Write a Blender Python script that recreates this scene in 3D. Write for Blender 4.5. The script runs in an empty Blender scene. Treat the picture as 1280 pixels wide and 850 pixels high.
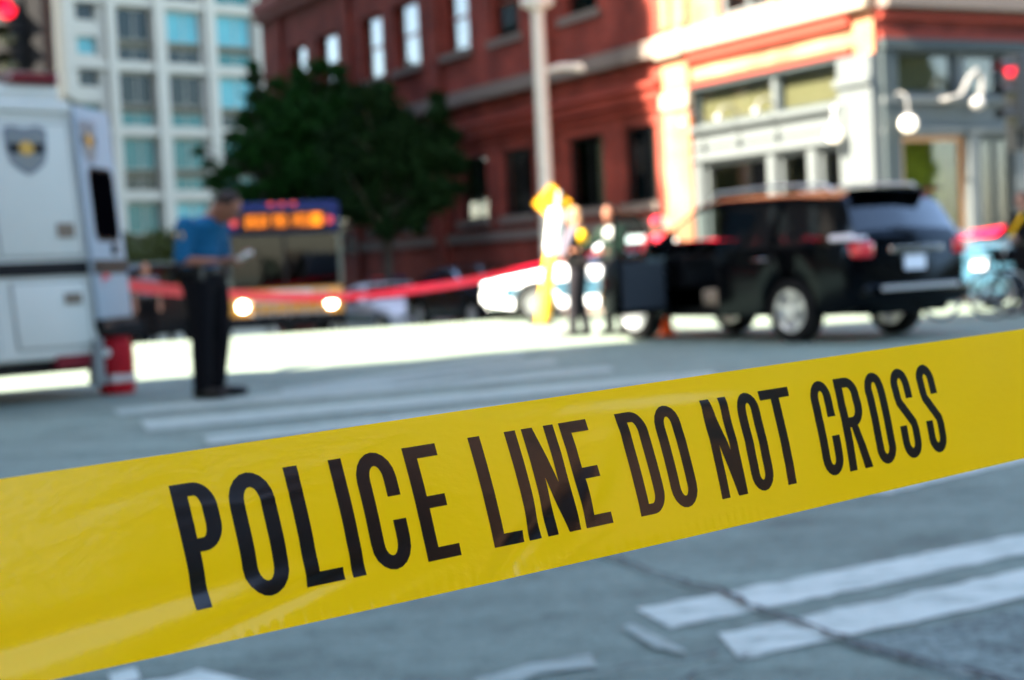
import bpy, bmesh, math, random
import numpy as np
from mathutils import Vector, Matrix
random.seed(7); RNG = np.random.default_rng(7)
sc = bpy.context.scene
COL = sc.collection
R = math.radians

# ---------------------------------------------------------------- camera
CAM_H = 1.05
PITCH, ROLL = math.atan(95/2000.0), math.atan(.048)
cam_d = bpy.data.cameras.new('camera'); cam = bpy.data.objects.new('camera', cam_d); COL.objects.link(cam)
cr0, cu0 = Vector((1,0,0)), Vector((0,math.sin(PITCH),math.cos(PITCH)))
CF = Vector((0,math.cos(PITCH),-math.sin(PITCH)))
CR = cr0*math.cos(ROLL)-cu0*math.sin(ROLL); CU = cu0*math.cos(ROLL)+cr0*math.sin(ROLL)
CO = Vector((0,0,CAM_H))
m = Matrix((CR,CU,-CF)).transposed().to_4x4(); m.translation = CO
cam.matrix_world = m
cam_d.sensor_width = 36; cam_d.lens = 36*2000/1280.0
cam_d.clip_start = .02; cam_d.clip_end = 3000
cam_d.dof.use_dof = True; cam_d.dof.focus_distance = .722; cam_d.dof.aperture_fstop = 11.0
sc.camera = cam
# ---------------------------------------------------------------- world, sun, exposure
SUN_AZ = Vector((-.84,-.54)).normalized(); SUN_EL = R(42)
w = bpy.data.worlds.new('World'); sc.world = w; w.use_nodes = True
nt = w.node_tree
sky = nt.nodes.new('ShaderNodeTexSky'); sky.sky_type = 'NISHITA'; sky.sun_disc = False
sky.sun_elevation = SUN_EL; sky.sun_rotation = math.atan2(SUN_AZ.x, SUN_AZ.y)
sky.air_density = 1.0; sky.dust_density = 1.2; sky.ozone_density = .4
bg = nt.nodes['Background']; bg.inputs[1].default_value = .085
nt.links.new(sky.outputs[0], bg.inputs[0])
sd = bpy.data.lights.new('sun','SUN'); sd.energy = 4.3; sd.angle = R(.5); sd.color = (1,.89,.74)
so = bpy.data.objects.new('sun', sd); COL.objects.link(so)
dirv = Vector((SUN_AZ.x*math.cos(SUN_EL), SUN_AZ.y*math.cos(SUN_EL), math.sin(SUN_EL)))
so.rotation_euler = dirv.to_track_quat('Z','Y').to_euler(); so.location = (-20,-15,30)
sc.view_settings.view_transform = 'Standard'; sc.view_settings.look = 'None'
sc.view_settings.exposure = 3.72; sc.view_settings.gamma = 1
sc.cycles.max_bounces = 6; sc.cycles.transparent_max_bounces = 10
sc.cycles.caustics_reflective = False; sc.cycles.caustics_refractive = False
sc.cycles.sample_clamp_indirect = 6

# ---------------------------------------------------------------- helpers
A2, B2 = Vector((-.466,.884)), Vector((.884,.466))      # the two street directions
def terr(x, y):                                         # street A runs downhill
    d = A2.x*x + A2.y*y
    t = max(0, min(d,75)-26); s = .07*t
    if t < 4: s = .07*t*t/8
    else: s = .07*(t-2)
    return -s
def W(px, py, d):                                       # photo pixel + distance ahead -> place
    return CO + (CR*((px-640)/2000.0) + CU*(-(py-425)/2000.0) + CF)*d
def GX(px, y):                                          # ground point seen in column px at distance y
    x = (px-640)/2000.0*y
    return Vector((x, y, terr(x,y)))
def ang(v): return math.atan2(v[1], v[0])

def tag(o, label=None, cat=None, group=None, kind=None):
    if label: o['label'] = label
    if cat: o['category'] = cat
    if group: o['group'] = group
    if kind: o['kind'] = kind
    return o
def empty(name, loc, rz=0, label=None, cat=None, group=None):
    o = bpy.data.objects.new(name, None); COL.objects.link(o)
    o.location = loc; o.rotation_euler = (0,0,rz); o.empty_display_size = .2
    return tag(o, label, cat, group)
def link(me, name, parent=None, mat=None):
    o = bpy.data.objects.new(name, me); COL.objects.link(o)
    if parent is not None: o.parent = parent
    if mat is not None: o.matrix_local = mat
    return o

class MB:
    def __init__(s): s.v=[]; s.f=[]
    def add(s, vs, fs):
        n=len(s.v); s.v.extend([tuple(p) for p in vs]); s.f.extend([tuple(i+n for i in f) for f in fs]); return s
    def box(s, x0,x1,y0,y1,z0,z1, M=None):
        vs=[Vector((x,y,z)) for x in (x0,x1) for y in (y0,y1) for z in (z0,z1)]
        if M is not None: vs=[M@p for p in vs]
        return s.add(vs, [(0,1,3,2),(4,6,7,5),(0,4,5,1),(2,3,7,6),(0,2,6,4),(1,5,7,3)])
    def tube(s, pts, rs, n=8, cap=True, sq=1.0):
        pts=[Vector(p) for p in pts]
        if not hasattr(rs,'__len__'): rs=[rs]*len(pts)
        vs=[]; fs=[]; up=Vector((0,0,1)); pn=None
        for i,p in enumerate(pts):
            t=(pts[min(i+1,len(pts)-1)]-pts[max(i-1,0)]).normalized()
            if pn is None:
                a=up if abs(t.z)<.9 else Vector((1,0,0)); pn=(a-t*a.dot(t)).normalized()
            else: pn=(pn-t*pn.dot(t)).normalized()
            bn=t.cross(pn)
            for k in range(n):
                th=2*math.pi*k/n; vs.append(p+(pn*math.cos(th)+bn*math.sin(th)*sq)*rs[i])
        for i in range(len(pts)-1):
            for k in range(n):
                a=i*n+k; b=i*n+(k+1)%n; fs.append((a,b,b+n,a+n))
        if cap: fs.append(tuple(range(n))[::-1]); fs.append(tuple((len(pts)-1)*n+k for k in range(n)))
        return s.add(vs,fs)
    def lathe(s, prof, n=24, M=None, closed=False):      # prof: (radius, z) about z
        vs=[];fs=[]
        for r,z in prof:
            for k in range(n):
                th=2*math.pi*k/n; vs.append(Vector((r*math.cos(th),r*math.sin(th),z)))
        if M is not None: vs=[M@p for p in vs]
        m_=len(prof)
        for i in range(m_-1 if not closed else m_):
            j=(i+1)%m_
            for k in range(n):
                a,b=i*n+k,i*n+(k+1)%n; c,d=j*n+(k+1)%n,j*n+k; fs.append((a,b,c,d))
        if not closed:
            fs.append(tuple(range(n))[::-1]); fs.append(tuple((m_-1)*n+k for k in range(n)))
        return s.add(vs,fs)
    def ell(s, c, r, M=None, n=12, k=8):
        prof=[(max(1e-4,math.sin(math.pi*i/k)), -math.cos(math.pi*i/k)) for i in range(k+1)]
        T=Matrix.Translation(Vector(c))@(M if M is not None else Matrix())@Matrix.Diagonal((r[0],r[1],r[2],1))
        return s.lathe(prof,n,T)
    def prism(s, poly, d0, d1, fn):                       # polygon in 2D extruded; fn(a,b,d)->3D
        n=len(poly); vs=[fn(a,b,d0) for a,b in poly]+[fn(a,b,d1) for a,b in poly]
        fs=[tuple(range(n)),tuple(range(2*n-1,n-1,-1))]+[(i,(i+1)%n,n+(i+1)%n,n+i) for i in range(n)]
        return s.add(vs,fs)
    def mesh(s, name, mat, smooth=False, bevel=0, fix=True, segs=2):
        me=bpy.data.meshes.new(name); me.from_pydata(s.v,[],s.f)
        if fix or bevel:
            bm=bmesh.new(); bm.from_mesh(me)
            if bevel:
                bmesh.ops.remove_doubles(bm,verts=bm.verts,dist=1e-5)
                es=[e for e in bm.edges if len(e.link_faces)==2 and e.calc_face_angle(0)>.5]
                bmesh.ops.bevel(bm,geom=es,offset=bevel,segments=segs,affect='EDGES',clamp_overlap=True,profile=.6)
            bmesh.ops.recalc_face_normals(bm,faces=bm.faces); bm.to_mesh(me); bm.free()
        if mat is not None: me.materials.append(mat)
        if smooth:
            me.shade_smooth()
            try: me.set_sharp_from_angle(angle=R(38))
            except Exception: pass
        return me
    def build(s, name, mat, parent=None, smooth=False, bevel=0, label=None, segs=2, fix=True, mtx=None):
        o=link(s.mesh(name,mat,smooth,bevel,fix,segs),name,parent,mtx)
        if label: o['label']=label
        return o

# ---------------------------------------------------------------- materials
def mat(name, col, rough=.6, metal=0, var=.0, scale=6, bump=0, bscale=40, spec=None, emit=None, es=0, coat=0, sss=0, streak=None):
    m=bpy.data.materials.new(name); m.use_nodes=True; n=m.node_tree.nodes; l=m.node_tree.links
    if spec is None: spec=.5 if rough<.5 else .15
    b=n['Principled BSDF']; b.inputs['Base Color'].default_value=(*col,1); b.inputs['Roughness'].default_value=rough
    b.inputs['Metallic'].default_value=metal; b.inputs['Specular IOR Level'].default_value=spec
    if coat: b.inputs['Coat Weight'].default_value=coat; b.inputs['Coat Roughness'].default_value=.04
    if emit: b.inputs['Emission Color'].default_value=(*emit,1); b.inputs['Emission Strength'].default_value=es
    tc=n.new('ShaderNodeTexCoord')
    if var:
        no=n.new('ShaderNodeTexNoise'); no.inputs['Scale'].default_value=scale; no.inputs['Detail'].default_value=6; no.inputs['Roughness'].default_value=.65
        if streak:
            mp=n.new('ShaderNodeMapping'); mp.inputs['Scale'].default_value=streak; l.new(tc.outputs['Object'],mp.inputs[0]); l.new(mp.outputs[0],no.inputs['Vector'])
        else: l.new(tc.outputs['Object'],no.inputs['Vector'])
        mx=n.new('ShaderNodeMix'); mx.data_type='RGBA'
        mx.inputs[6].default_value=(*[max(0,c*(1-var)) for c in col],1); mx.inputs[7].default_value=(*[min(1,c*(1+var)) for c in col],1)
        l.new(no.outputs['Fac'],mx.inputs[0]); l.new(mx.outputs[2],b.inputs['Base Color'])
        mr=n.new('ShaderNodeMapRange'); mr.inputs['To Min'].default_value=max(0,rough-.1); mr.inputs['To Max'].default_value=min(1,rough+.1)
        l.new(no.outputs['Fac'],mr.inputs[0]); l.new(mr.outputs[0],b.inputs['Roughness'])
    if bump:
        nb=n.new('ShaderNodeTexNoise'); nb.inputs['Scale'].default_value=bscale; nb.inputs['Detail'].default_value=5; l.new(tc.outputs['Object'],nb.inputs['Vector'])
        bu=n.new('ShaderNodeBump'); bu.inputs['Strength'].default_value=bump; bu.inputs['Distance'].default_value=.01
        l.new(nb.outputs['Fac'],bu.inputs['Height']); l.new(bu.outputs[0],b.inputs['Normal'])
    return m
def glassmat(name, tint, refl=.12, rough=.02):
    m=bpy.data.materials.new(name); m.use_nodes=True; n=m.node_tree.nodes; l=m.node_tree.links
    n.remove(n['Principled BSDF']); out=n['Material Output']
    t=n.new('ShaderNodeBsdfTransparent'); t.inputs[0].default_value=(*tint,1)
    g=n.new('ShaderNodeBsdfGlossy'); g.inputs['Roughness'].default_value=rough; g.inputs[0].default_value=(.95,.98,1,1)
    lw=n.new('ShaderNodeLayerWeight'); lw.inputs[0].default_value=.5
    pw=n.new('ShaderNodeMath'); pw.operation='POWER'; pw.inputs[1].default_value=4; l.new(lw.outputs['Facing'],pw.inputs[0])
    ad=n.new('ShaderNodeMath'); ad.operation='ADD'; ad.inputs[1].default_value=refl; ad.use_clamp=True; l.new(pw.outputs[0],ad.inputs[0])
    ge=n.new('ShaderNodeNewGeometry'); iv=n.new('ShaderNodeMath'); iv.operation='SUBTRACT'; iv.inputs[0].default_value=1; l.new(ge.outputs['Backfacing'],iv.inputs[1])
    ml=n.new('ShaderNodeMath'); ml.operation='MULTIPLY'; l.new(ad.outputs[0],ml.inputs[0]); l.new(iv.outputs[0],ml.inputs[1])
    mx=n.new('ShaderNodeMixShader'); l.new(ml.outputs[0],mx.inputs[0])
    l.new(t.outputs[0],mx.inputs[1]); l.new(g.outputs[0],mx.inputs[2]); l.new(mx.outputs[0],out.inputs[0])
    return m
def brickmat(name, c1, c2, mortar):
    m=mat(name,c1,.85,bump=.3,bscale=60); n=m.node_tree.nodes; l=m.node_tree.links; b=n['Principled BSDF']
    tc=n.new('ShaderNodeTexCoord'); sp=n.new('ShaderNodeSeparateXYZ'); l.new(tc.outputs['Object'],sp.inputs[0])
    ad=n.new('ShaderNodeMath'); ad.operation='ADD'; l.new(sp.outputs[0],ad.inputs[0]); l.new(sp.outputs[1],ad.inputs[1])
    cb=n.new('ShaderNodeCombineXYZ'); l.new(ad.outputs[0],cb.inputs[0]); l.new(sp.outputs[2],cb.inputs[1])
    br=n.new('ShaderNodeTexBrick'); br.inputs['Scale'].default_value=1; br.inputs['Brick Width'].default_value=.22; br.inputs['Row Height'].default_value=.075
    br.inputs['Mortar Size'].default_value=.008; br.inputs['Color1'].default_value=(*c1,1); br.inputs['Color2'].default_value=(*c2,1); br.inputs['Mortar'].default_value=(*mortar,1)
    l.new(cb.outputs[0],br.inputs['Vector'])
    no=n.new('ShaderNodeTexNoise'); no.inputs['Scale'].default_value=.9; no.inputs['Detail'].default_value=7; l.new(tc.outputs['Object'],no.inputs['Vector'])
    mr=n.new('ShaderNodeMapRange'); mr.inputs['From Min'].default_value=.3; mr.inputs['From Max'].default_value=.7; mr.inputs['To Min'].default_value=.50; mr.inputs['To Max'].default_value=1.3; l.new(no.outputs['Fac'],mr.inputs[0])
    mx=n.new('ShaderNodeMix'); mx.data_type='RGBA'; mx.blend_type='MULTIPLY'; mx.inputs[0].default_value=1
    l.new(br.outputs['Color'],mx.inputs[6]); l.new(mr.outputs[0],mx.inputs[7]); l.new(mx.outputs[2],b.inputs['Base Color'])
    return m
M={}
M['paint_black']=mat('car_paint_black',(.001,.0011,.0014),.12,spec=.14)
M['paint_black'].node_tree.nodes['Principled BSDF'].inputs['Specular Tint'].default_value=(.55,.8,1,1)  # reflections tinted blue to imitate pale sky on the roof
M['paint_navy']=mat('car_paint_navy',(.003,.005,.008),.2,spec=.3)
M['paint_white']=mat('car_paint_white',(.78,.80,.82),.35,coat=.6,var=.03)
M['paint_blue']=mat('car_paint_light_blue',(.022,.070,.105),.35,coat=.6,var=.04)
M['truck_white']=mat('truck_white_paint',(.42,.43,.38),.55,spec=.3,var=.06,scale=2)
M['truck_trim']=mat('truck_grey_trim',(.16,.17,.16),.5,var=.05)
M['black_trim']=mat('black_trim',(.003,.003,.0035),.6,var=.2,spec=.2)
M['rubber']=mat('tyre_rubber',(.006,.006,.006),.9,bump=.3,bscale=80,spec=.15)
M['rim']=mat('alloy_rim',(.62,.64,.66),.28,metal=.9)
M['chrome']=mat('chrome',(.75,.76,.78),.12,metal=1)
M['grey_metal']=mat('grey_metal',(.35,.36,.36),.45,metal=.6,var=.1)
M['pole']=mat('pole_grey_paint',(.36,.34,.30),.55,var=.08,scale=3)
M['glass_dark']=glassmat('tinted_glass',(.03,.034,.04),.06)
M['glass_bus']=glassmat('smoked_bus_glass',(.08,.10,.10),.02)
M['glass_clear']=glassmat('clear_car_glass',(.55,.63,.62),.12)
M['glass_win']=glassmat('window_glass',(.72,.76,.72),.06)
M['tail']=mat('tail_light_red',(.55,.01,.02),.15,coat=1)
M['tail_clear']=mat('tail_light_clear',(.65,.6,.62),.12,coat=1)
M['lens']=mat('headlight_lens',(.7,.72,.74),.1,coat=1)
M['seat']=mat('beige_leather',(.25,.21,.16),.6,var=.08)
M['seat_dark']=mat('dark_seat_cloth',(.03,.03,.033),.9)
M['asphalt']=None
M['paintline']=mat('road_paint_white',(.30,.33,.33),.7,var=.35,scale=9,bump=.2,bscale=120)
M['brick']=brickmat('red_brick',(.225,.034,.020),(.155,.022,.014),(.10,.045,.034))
M['granite']=mat('dark_granite',(.005,.005,.005),.9,spec=.05)  # near-black so the added blocks read dark in tape reflections
M['brick_tan']=mat('tan_brick',(.46,.22,.13),.9,var=.15,scale=.4)  # wall colour of the added tower, chosen for warm glare on the tape
M['tan_blind']=mat('tan_blind',(.20,.165,.10),.9,var=.2,scale=1.5)
M['lamp_grey']=mat('lamp_grey',(.13,.13,.125),.5)
M['brick_pale']=brickmat('orange_brick',(.42,.165,.085),(.35,.13,.07),(.30,.18,.11))  # the red brick again, with strong sunlight painted into a paler colour
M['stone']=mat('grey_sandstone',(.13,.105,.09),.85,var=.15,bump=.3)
M['terracotta']=mat('smooth_red_terracotta',(.18,.030,.019),.7,var=.12,bump=.2)
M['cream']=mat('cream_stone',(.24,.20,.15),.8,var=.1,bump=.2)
M['shop_paint']=mat('pale_grey_shopfront_paint',(.076,.087,.088),.5,var=.06,scale=3)
M['shop_dark']=mat('dark_grey_green_paint',(.032,.042,.044),.5,var=.1)
M['wood']=mat('varnished_wood',(.38,.20,.09),.45,var=.25,scale=3,streak=(1,1,8))
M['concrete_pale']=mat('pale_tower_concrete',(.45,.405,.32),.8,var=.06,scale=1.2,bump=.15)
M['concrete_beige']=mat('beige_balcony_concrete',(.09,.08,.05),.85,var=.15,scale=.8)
M['white_slab']=mat('white_balcony_edge',(.8,.78,.74),.7)
def panemat(name, col, rough=.06, var=.35, sc_=.6):
    return mat(name, col, rough, var=var, scale=sc_, spec=.2)
M['teal']=panemat('teal_window_glass',(.014,.12,.11)); M['teal_dark']=panemat('dark_teal_window_glass',(.001,.014,.015)); M['teal_pale']=panemat('pale_aqua_window_glass',(.08,.30,.31))
M['white_blind']=mat('white_roller_blind',(.80,.82,.86),.8)  # white sheets imitating bright reflections in the upper windows
M['curtain']=mat('grey_curtain',(.26,.25,.21),.9,var=.2,scale=5,streak=(6,6,.3))
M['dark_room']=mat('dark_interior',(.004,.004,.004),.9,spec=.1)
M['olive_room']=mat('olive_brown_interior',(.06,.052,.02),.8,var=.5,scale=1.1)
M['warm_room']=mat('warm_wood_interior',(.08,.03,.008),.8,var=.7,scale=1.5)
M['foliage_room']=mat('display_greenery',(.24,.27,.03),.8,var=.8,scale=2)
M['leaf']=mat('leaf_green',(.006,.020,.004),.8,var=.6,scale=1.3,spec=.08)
M['leaf_mid']=mat('leaf_mid_green',(.009,.040,.005),.8,var=.9,scale=1.1,spec=.08)  # greener copy of leaf; sun on the left tree put into its colour
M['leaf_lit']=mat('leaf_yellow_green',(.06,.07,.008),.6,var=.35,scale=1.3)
M['bark']=mat('bark',(.05,.04,.03),.9,var=.3,bump=.6,bscale=20)
M['skin']=mat('skin',(.26,.13,.09),.5,var=.06)
M['skin_tan']=mat('tanned_skin',(.20,.085,.05),.5,var=.06)
M['hair_grey']=mat('short_grey_hair',(.10,.08,.07),.7,var=.3,scale=60)
M['hair_dark']=mat('dark_brown_hair',(.012,.006,.003),.6,var=.3,scale=60)
M['hair_blond']=mat('blond_hair',(.25,.14,.07),.6,var=.3,scale=60)
M['shirt_blue']=mat('blue_uniform_shirt',(.002,.062,.135),.8,var=.12,scale=10,bump=.2,bscale=30)
M['uniform_black']=mat('black_uniform_cloth',(.0022,.0022,.003),.9,var=.2,spec=.1)
M['leather']=mat('black_leather',(.003,.003,.003),.4,spec=.25)
M['cloth_grey']=mat('grey_trouser_cloth',(.012,.011,.014),.85,var=.15)
M['cloth_lilac']=mat('pale_lilac_cloth',(.11,.10,.125),.85,var=.1)
M['cloth_white']=mat('white_cloth',(.32,.33,.31),.85,var=.05)
M['cloth_red']=mat('red_cloth',(.50,.02,.04),.8,var=.1)
M['cloth_green']=mat('dark_green_cloth',(.005,.014,.009),.85,var=.2)
M['yellow_patch']=mat('yellow_patch',(.80,.45,.01),.6)
M['eye']=mat('eye_dark',(.01,.01,.01),.2)
M['paper']=mat('note_paper',(.7,.72,.7),.7)
M['barrier_yellow']=mat('barrier_yellow',(.72,.36,.01),.45,var=.06)
M['sign_orange']=mat('sign_amber',(.62,.27,.01),.5,var=.05)
M['barrier_white']=mat('barrier_white',(.75,.8,.74),.5)
M['cone_orange']=mat('cone_orange',(.85,.10,.02),.5)
M['red_tape']=mat('red_barrier_tape',(.62,.004,.03),.5,var=.1,spec=.15)
M['drum_red']=mat('drum_red',(.26,.002,.007),.6,var=.12)
M['bus_blue']=mat('bus_blue',(.006,.014,.075),.6)
M['bus_yellow']=mat('bus_yellow',(.55,.23,.004),.35,coat=.5)
M['bus_green']=mat('bus_grey_green',(.03,.045,.035),.4,coat=.4)
M['led']=mat('led_orange',(.1,.03,0),.5,emit=(1,.24,.006),es=.17)
M['led_red']=mat('marker_red',(.3,.02,.02),.4,emit=(1,.08,.06),es=.06)
M['head_on']=mat('headlight_on',(.8,.8,.7),.2,emit=(1,.88,.62),es=3)
M['globe_on']=mat('lit_globe',(.8,.78,.7),.3,emit=(1,.80,.52),es=.12)
M['globe_off']=mat('dull_white_globe',(.22,.22,.21),.3)
M['globe_white']=mat('white_glass_globe',(.45,.46,.45),.3)
M['signal_red']=mat('signal_red_on',(.5,.0,.01),.3,emit=(1,.006,.03),es=.25)
M['signal_off']=mat('signal_lens_off',(.05,.05,.03),.2)
M['signal_grey']=mat('signal_housing_grey',(.07,.07,.065),.6)
M['badge_grey']=mat('badge_slate',(.13,.15,.17),.5); M['badge_gold']=mat('badge_gold',(.42,.24,.04),.4)
M['plate']=mat('licence_plate',(.55,.6,.65),.4)

# asphalt: grain, patches and fine relief
def asphalt():
    m=mat('asphalt',(.1,.1,.1),.8); n=m.node_tree.nodes; l=m.node_tree.links; b=n['Principled BSDF']
    tc=n.new('ShaderNodeTexCoord')
    def noise(s,d=6,r=.6):
        x=n.new('ShaderNodeTexNoise'); x.inputs['Scale'].default_value=s; x.inputs['Detail'].default_value=d; x.inputs['Roughness'].default_value=r; l.new(tc.outputs['Object'],x.inputs['Vector']); return x
    a=noise(.55,8,.6); g=noise(75,5,.7); mm=noise(13,8,.85)
    r1=n.new('ShaderNodeValToRGB'); r1.color_ramp.elements[0].position=.3; r1.color_ramp.elements[1].position=.72
    r1.color_ramp.elements[0].color=(.106,.135,.108,1); r1.color_ramp.elements[1].color=(.152,.193,.154,1); l.new(a.outputs[0],r1.inputs[0])
    r2=n.new('ShaderNodeMapRange'); r2.inputs['From Min'].default_value=.3; r2.inputs['From Max'].default_value=.7; r2.inputs['To Min'].default_value=.6; r2.inputs['To Max'].default_value=1.38; l.new(g.outputs[0],r2.inputs[0])
    r3=n.new('ShaderNodeMapRange'); r3.inputs['From Min'].default_value=.3; r3.inputs['From Max'].default_value=.7; r3.inputs['To Min'].default_value=.66; r3.inputs['To Max'].default_value=1.3; l.new(mm.outputs[0],r3.inputs[0])
    st=noise(2.3,5,.75); r4=n.new('ShaderNodeMapRange'); r4.inputs['From Min'].default_value=.50; r4.inputs['From Max'].default_value=.70; r4.inputs['To Min'].default_value=1.06; r4.inputs['To Max'].default_value=.60; l.new(st.outputs[0],r4.inputs[0])
    sk=n.new('ShaderNodeMapping'); sk.inputs['Rotation'].default_value=(0,0,-ang(A2)); sk.inputs['Scale'].default_value=(.25,5,1); l.new(tc.outputs['Object'],sk.inputs[0])
    sn=n.new('ShaderNodeTexNoise'); sn.inputs['Scale'].default_value=1; sn.inputs['Detail'].default_value=5; l.new(sk.outputs[0],sn.inputs['Vector'])
    r5=n.new('ShaderNodeMapRange'); r5.inputs['From Min'].default_value=.35; r5.inputs['From Max'].default_value=.65; r5.inputs['To Min'].default_value=.88; r5.inputs['To Max'].default_value=1.1; l.new(sn.outputs[0],r5.inputs[0])
    y=n.new('ShaderNodeMath'); y.operation='MULTIPLY'; l.new(r4.outputs[0],y.inputs[0]); l.new(r5.outputs[0],y.inputs[1])
    y2=n.new('ShaderNodeMath'); y2.operation='MULTIPLY'; l.new(r3.outputs[0],y2.inputs[0]); l.new(y.outputs[0],y2.inputs[1]); r3=y2
    x=n.new('ShaderNodeMath'); x.operation='MULTIPLY'; l.new(r2.outputs[0],x.inputs[0]); l.new(r3.outputs[0],x.inputs[1])
    mx=n.new('ShaderNodeMix'); mx.data_type='RGBA'; mx.blend_type='MULTIPLY'; mx.inputs[0].default_value=1
    l.new(r1.outputs[0],mx.inputs[6]); l.new(x.outputs[0],mx.inputs[7]); l.new(mx.outputs[2],b.inputs['Base Color'])
    bu=n.new('ShaderNodeBump'); bu.inputs['Strength'].default_value=.5; bu.inputs['Distance'].default_value=.004; l.new(g.outputs[0],bu.inputs['Height']); l.new(bu.outputs[0],b.inputs['Normal'])
    return m
M['asphalt']=asphalt()
M['sidewalk']=mat('sidewalk_concrete',(.36,.34,.31),.85,var=.15,scale=2,bump=.3)
def paintmat(nm='road_paint_white',c0=(.42,.455,.385,1)):
    m=mat(nm,(.3,.3,.3),.7,bump=.25,bscale=120); n=m.node_tree.nodes; l=m.node_tree.links; b=n['Principled BSDF']; tc=n.new('ShaderNodeTexCoord')
    a=n.new('ShaderNodeTexNoise'); a.inputs['Scale'].default_value=7; a.inputs['Detail'].default_value=9; a.inputs['Roughness'].default_value=.75; l.new(tc.outputs['Object'],a.inputs['Vector'])
    mp=n.new('ShaderNodeMapping'); mp.inputs['Rotation'].default_value=(0,0,-ang(B2)); mp.inputs['Scale'].default_value=(1.2,14,1); l.new(tc.outputs['Object'],mp.inputs[0])
    c=n.new('ShaderNodeTexNoise'); c.inputs['Scale'].default_value=1; c.inputs['Detail'].default_value=6; l.new(mp.outputs[0],c.inputs['Vector'])
    ad=n.new('ShaderNodeMath'); ad.operation='ADD'; l.new(a.outputs[0],ad.inputs[0]); l.new(c.outputs[0],ad.inputs[1])
    rp=n.new('ShaderNodeValToRGB'); e=rp.color_ramp.elements; e[0].position=.475; e[0].color=c0; e[1].position=.66; e[1].color=(.14,.18,.15,1)
    hf=n.new('ShaderNodeMath'); hf.operation='MULTIPLY'; hf.inputs[1].default_value=.5; l.new(ad.outputs[0],hf.inputs[0]); l.new(hf.outputs[0],rp.inputs[0]); l.new(rp.outputs[0],b.inputs['Base Color']); return m
M['paintline']=paintmat(); M['paint_faded']=paintmat('faded_road_paint',(.25,.29,.245,1))
M['crack']=mat('tar_filled_crack',(.028,.03,.032),.7,bump=.4)

# ---------------------------------------------------------------- ground, markings, pavements
def sheet(name, pts, z, material, n=1, kind='structure'):
    pass
def ground():
    xs=sorted(set(list(np.linspace(-600,600,25))+list(np.arange(-60,61,2.0)))); ys=sorted(set(list(np.linspace(-600,700,27))+list(np.arange(-20,101,2.0))))
    v=[(x,y,terr(x,y)) for y in ys for x in xs]; nx=len(xs)
    f=[(j*nx+i,j*nx+i+1,(j+1)*nx+i+1,(j+1)*nx+i) for j in range(len(ys)-1) for i in range(nx-1)]
    o=MB().add(v,f).build('ground',M['asphalt'],smooth=True,fix=False); tag(o,kind='structure')
ground()
def AB(p,q,z=0): # street coordinates -> place
    v=A2*p+B2*q; return Vector((v.x,v.y,terr(v.x,v.y)+z))
def strip(name, pts_l, pts_r, z, material):
    mb=MB(); n=len(pts_l)
    mb.add([(p[0],p[1],terr(p[0],p[1])+z) for p in pts_l]+[(p[0],p[1],terr(p[0],p[1])+z) for p in pts_r],[(i,i+1,n+i+1,n+i) for i in range(n-1)])
    o=mb.build(name,material,fix=False); return tag(o,kind='structure')
def g2(px,py):   # pixel on the level street -> plan point
    d=CR*((px-640)/2000.0)+CU*(-(py-425)/2000.0)+CF
    t=-CAM_H/d.z; p=CO+d*t; return Vector((p.x,p.y))
_lay=[0]
def quadmark(name, corners, worn=0, seed=0, m_=None):
    # painted bar between four plan corners (l0,l1 near edge; r0,r1 far edge), slightly ragged edges
    rnd=random.Random(seed); l0,l1,r0,r1=[Vector(c) for c in corners]; n=max(6,int((l1-l0).length/.06)); 
    L=[];Rr=[]
    for i in range(n+1):
        t=i/n; j=lambda:(rnd.random()-.5)*worn
        a=l0.lerp(l1,t); b=r0.lerp(r1,t); w_=(b-a).normalized() if (b-a).length>1e-6 else Vector((0,0))
        L.append(a+w_*j()); Rr.append(b+w_*j())
    _lay[0]+=1; return strip(name,L,Rr,.0035+.0009*_lay[0],m_ or M['paintline'])
def barpx(name, a0,a1,b0,b1,worn=.025,seed=0,m_=None): quadmark(name,[g2(*a0),g2(*a1),g2(*b0),g2(*b1)],worn,seed,m_)
# pair of crosswalk bars, lower right (each laid out on the ground from measured places)
dr=Vector((.858,.513)).normalized()
def bar(name,p0,length,width,seed,worn=.025):
    p0=Vector(p0); nrm=Vector((-dr.y,dr.x)); quadmark(name,[p0,p0+dr*length,p0+nrm*width,p0+nrm*width+dr*length],worn,seed)
barpx('road_marking',(838,787),(1500,648),(796,763),(1460,634),seed=1)
barpx('road_marking',(925,827),(1500,700),(898,795),(1460,676),seed=2)
barpx('road_marking',(1110,618),(1600,502),(1060,617),(1600,487),seed=3)
barpx('road_marking',(600,862),(745,835),(590,850),(738,818),seed=4,worn=.05,m_=M['paint_faded'])
barpx('road_marking',(120,905),(322,858),(90,880),(250,840),seed=5,worn=.04)
barpx('road_marking',(140,862),(176,853),(136,846),(170,838),seed=6)
barpx('road_marking',(820,815),(858,818),(775,787),(790,783),seed=7,worn=.05,m_=M['paint_faded'])
for i,(y0,y1,yy0,yy1,xa,xb) in enumerate([(521,513,466,459,150,770),(541,527,474,466,185,900),(559,547,481,473,262,980),(506,500,456,451,300,700),(494,489,449,445,360,660)]):
    barpx('road_marking',(xa,y0),(xb,yy0),(xa-10,y1),(xb-10,yy1),seed=10+i,worn=.05,m_=M['paint_faded'])
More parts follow.
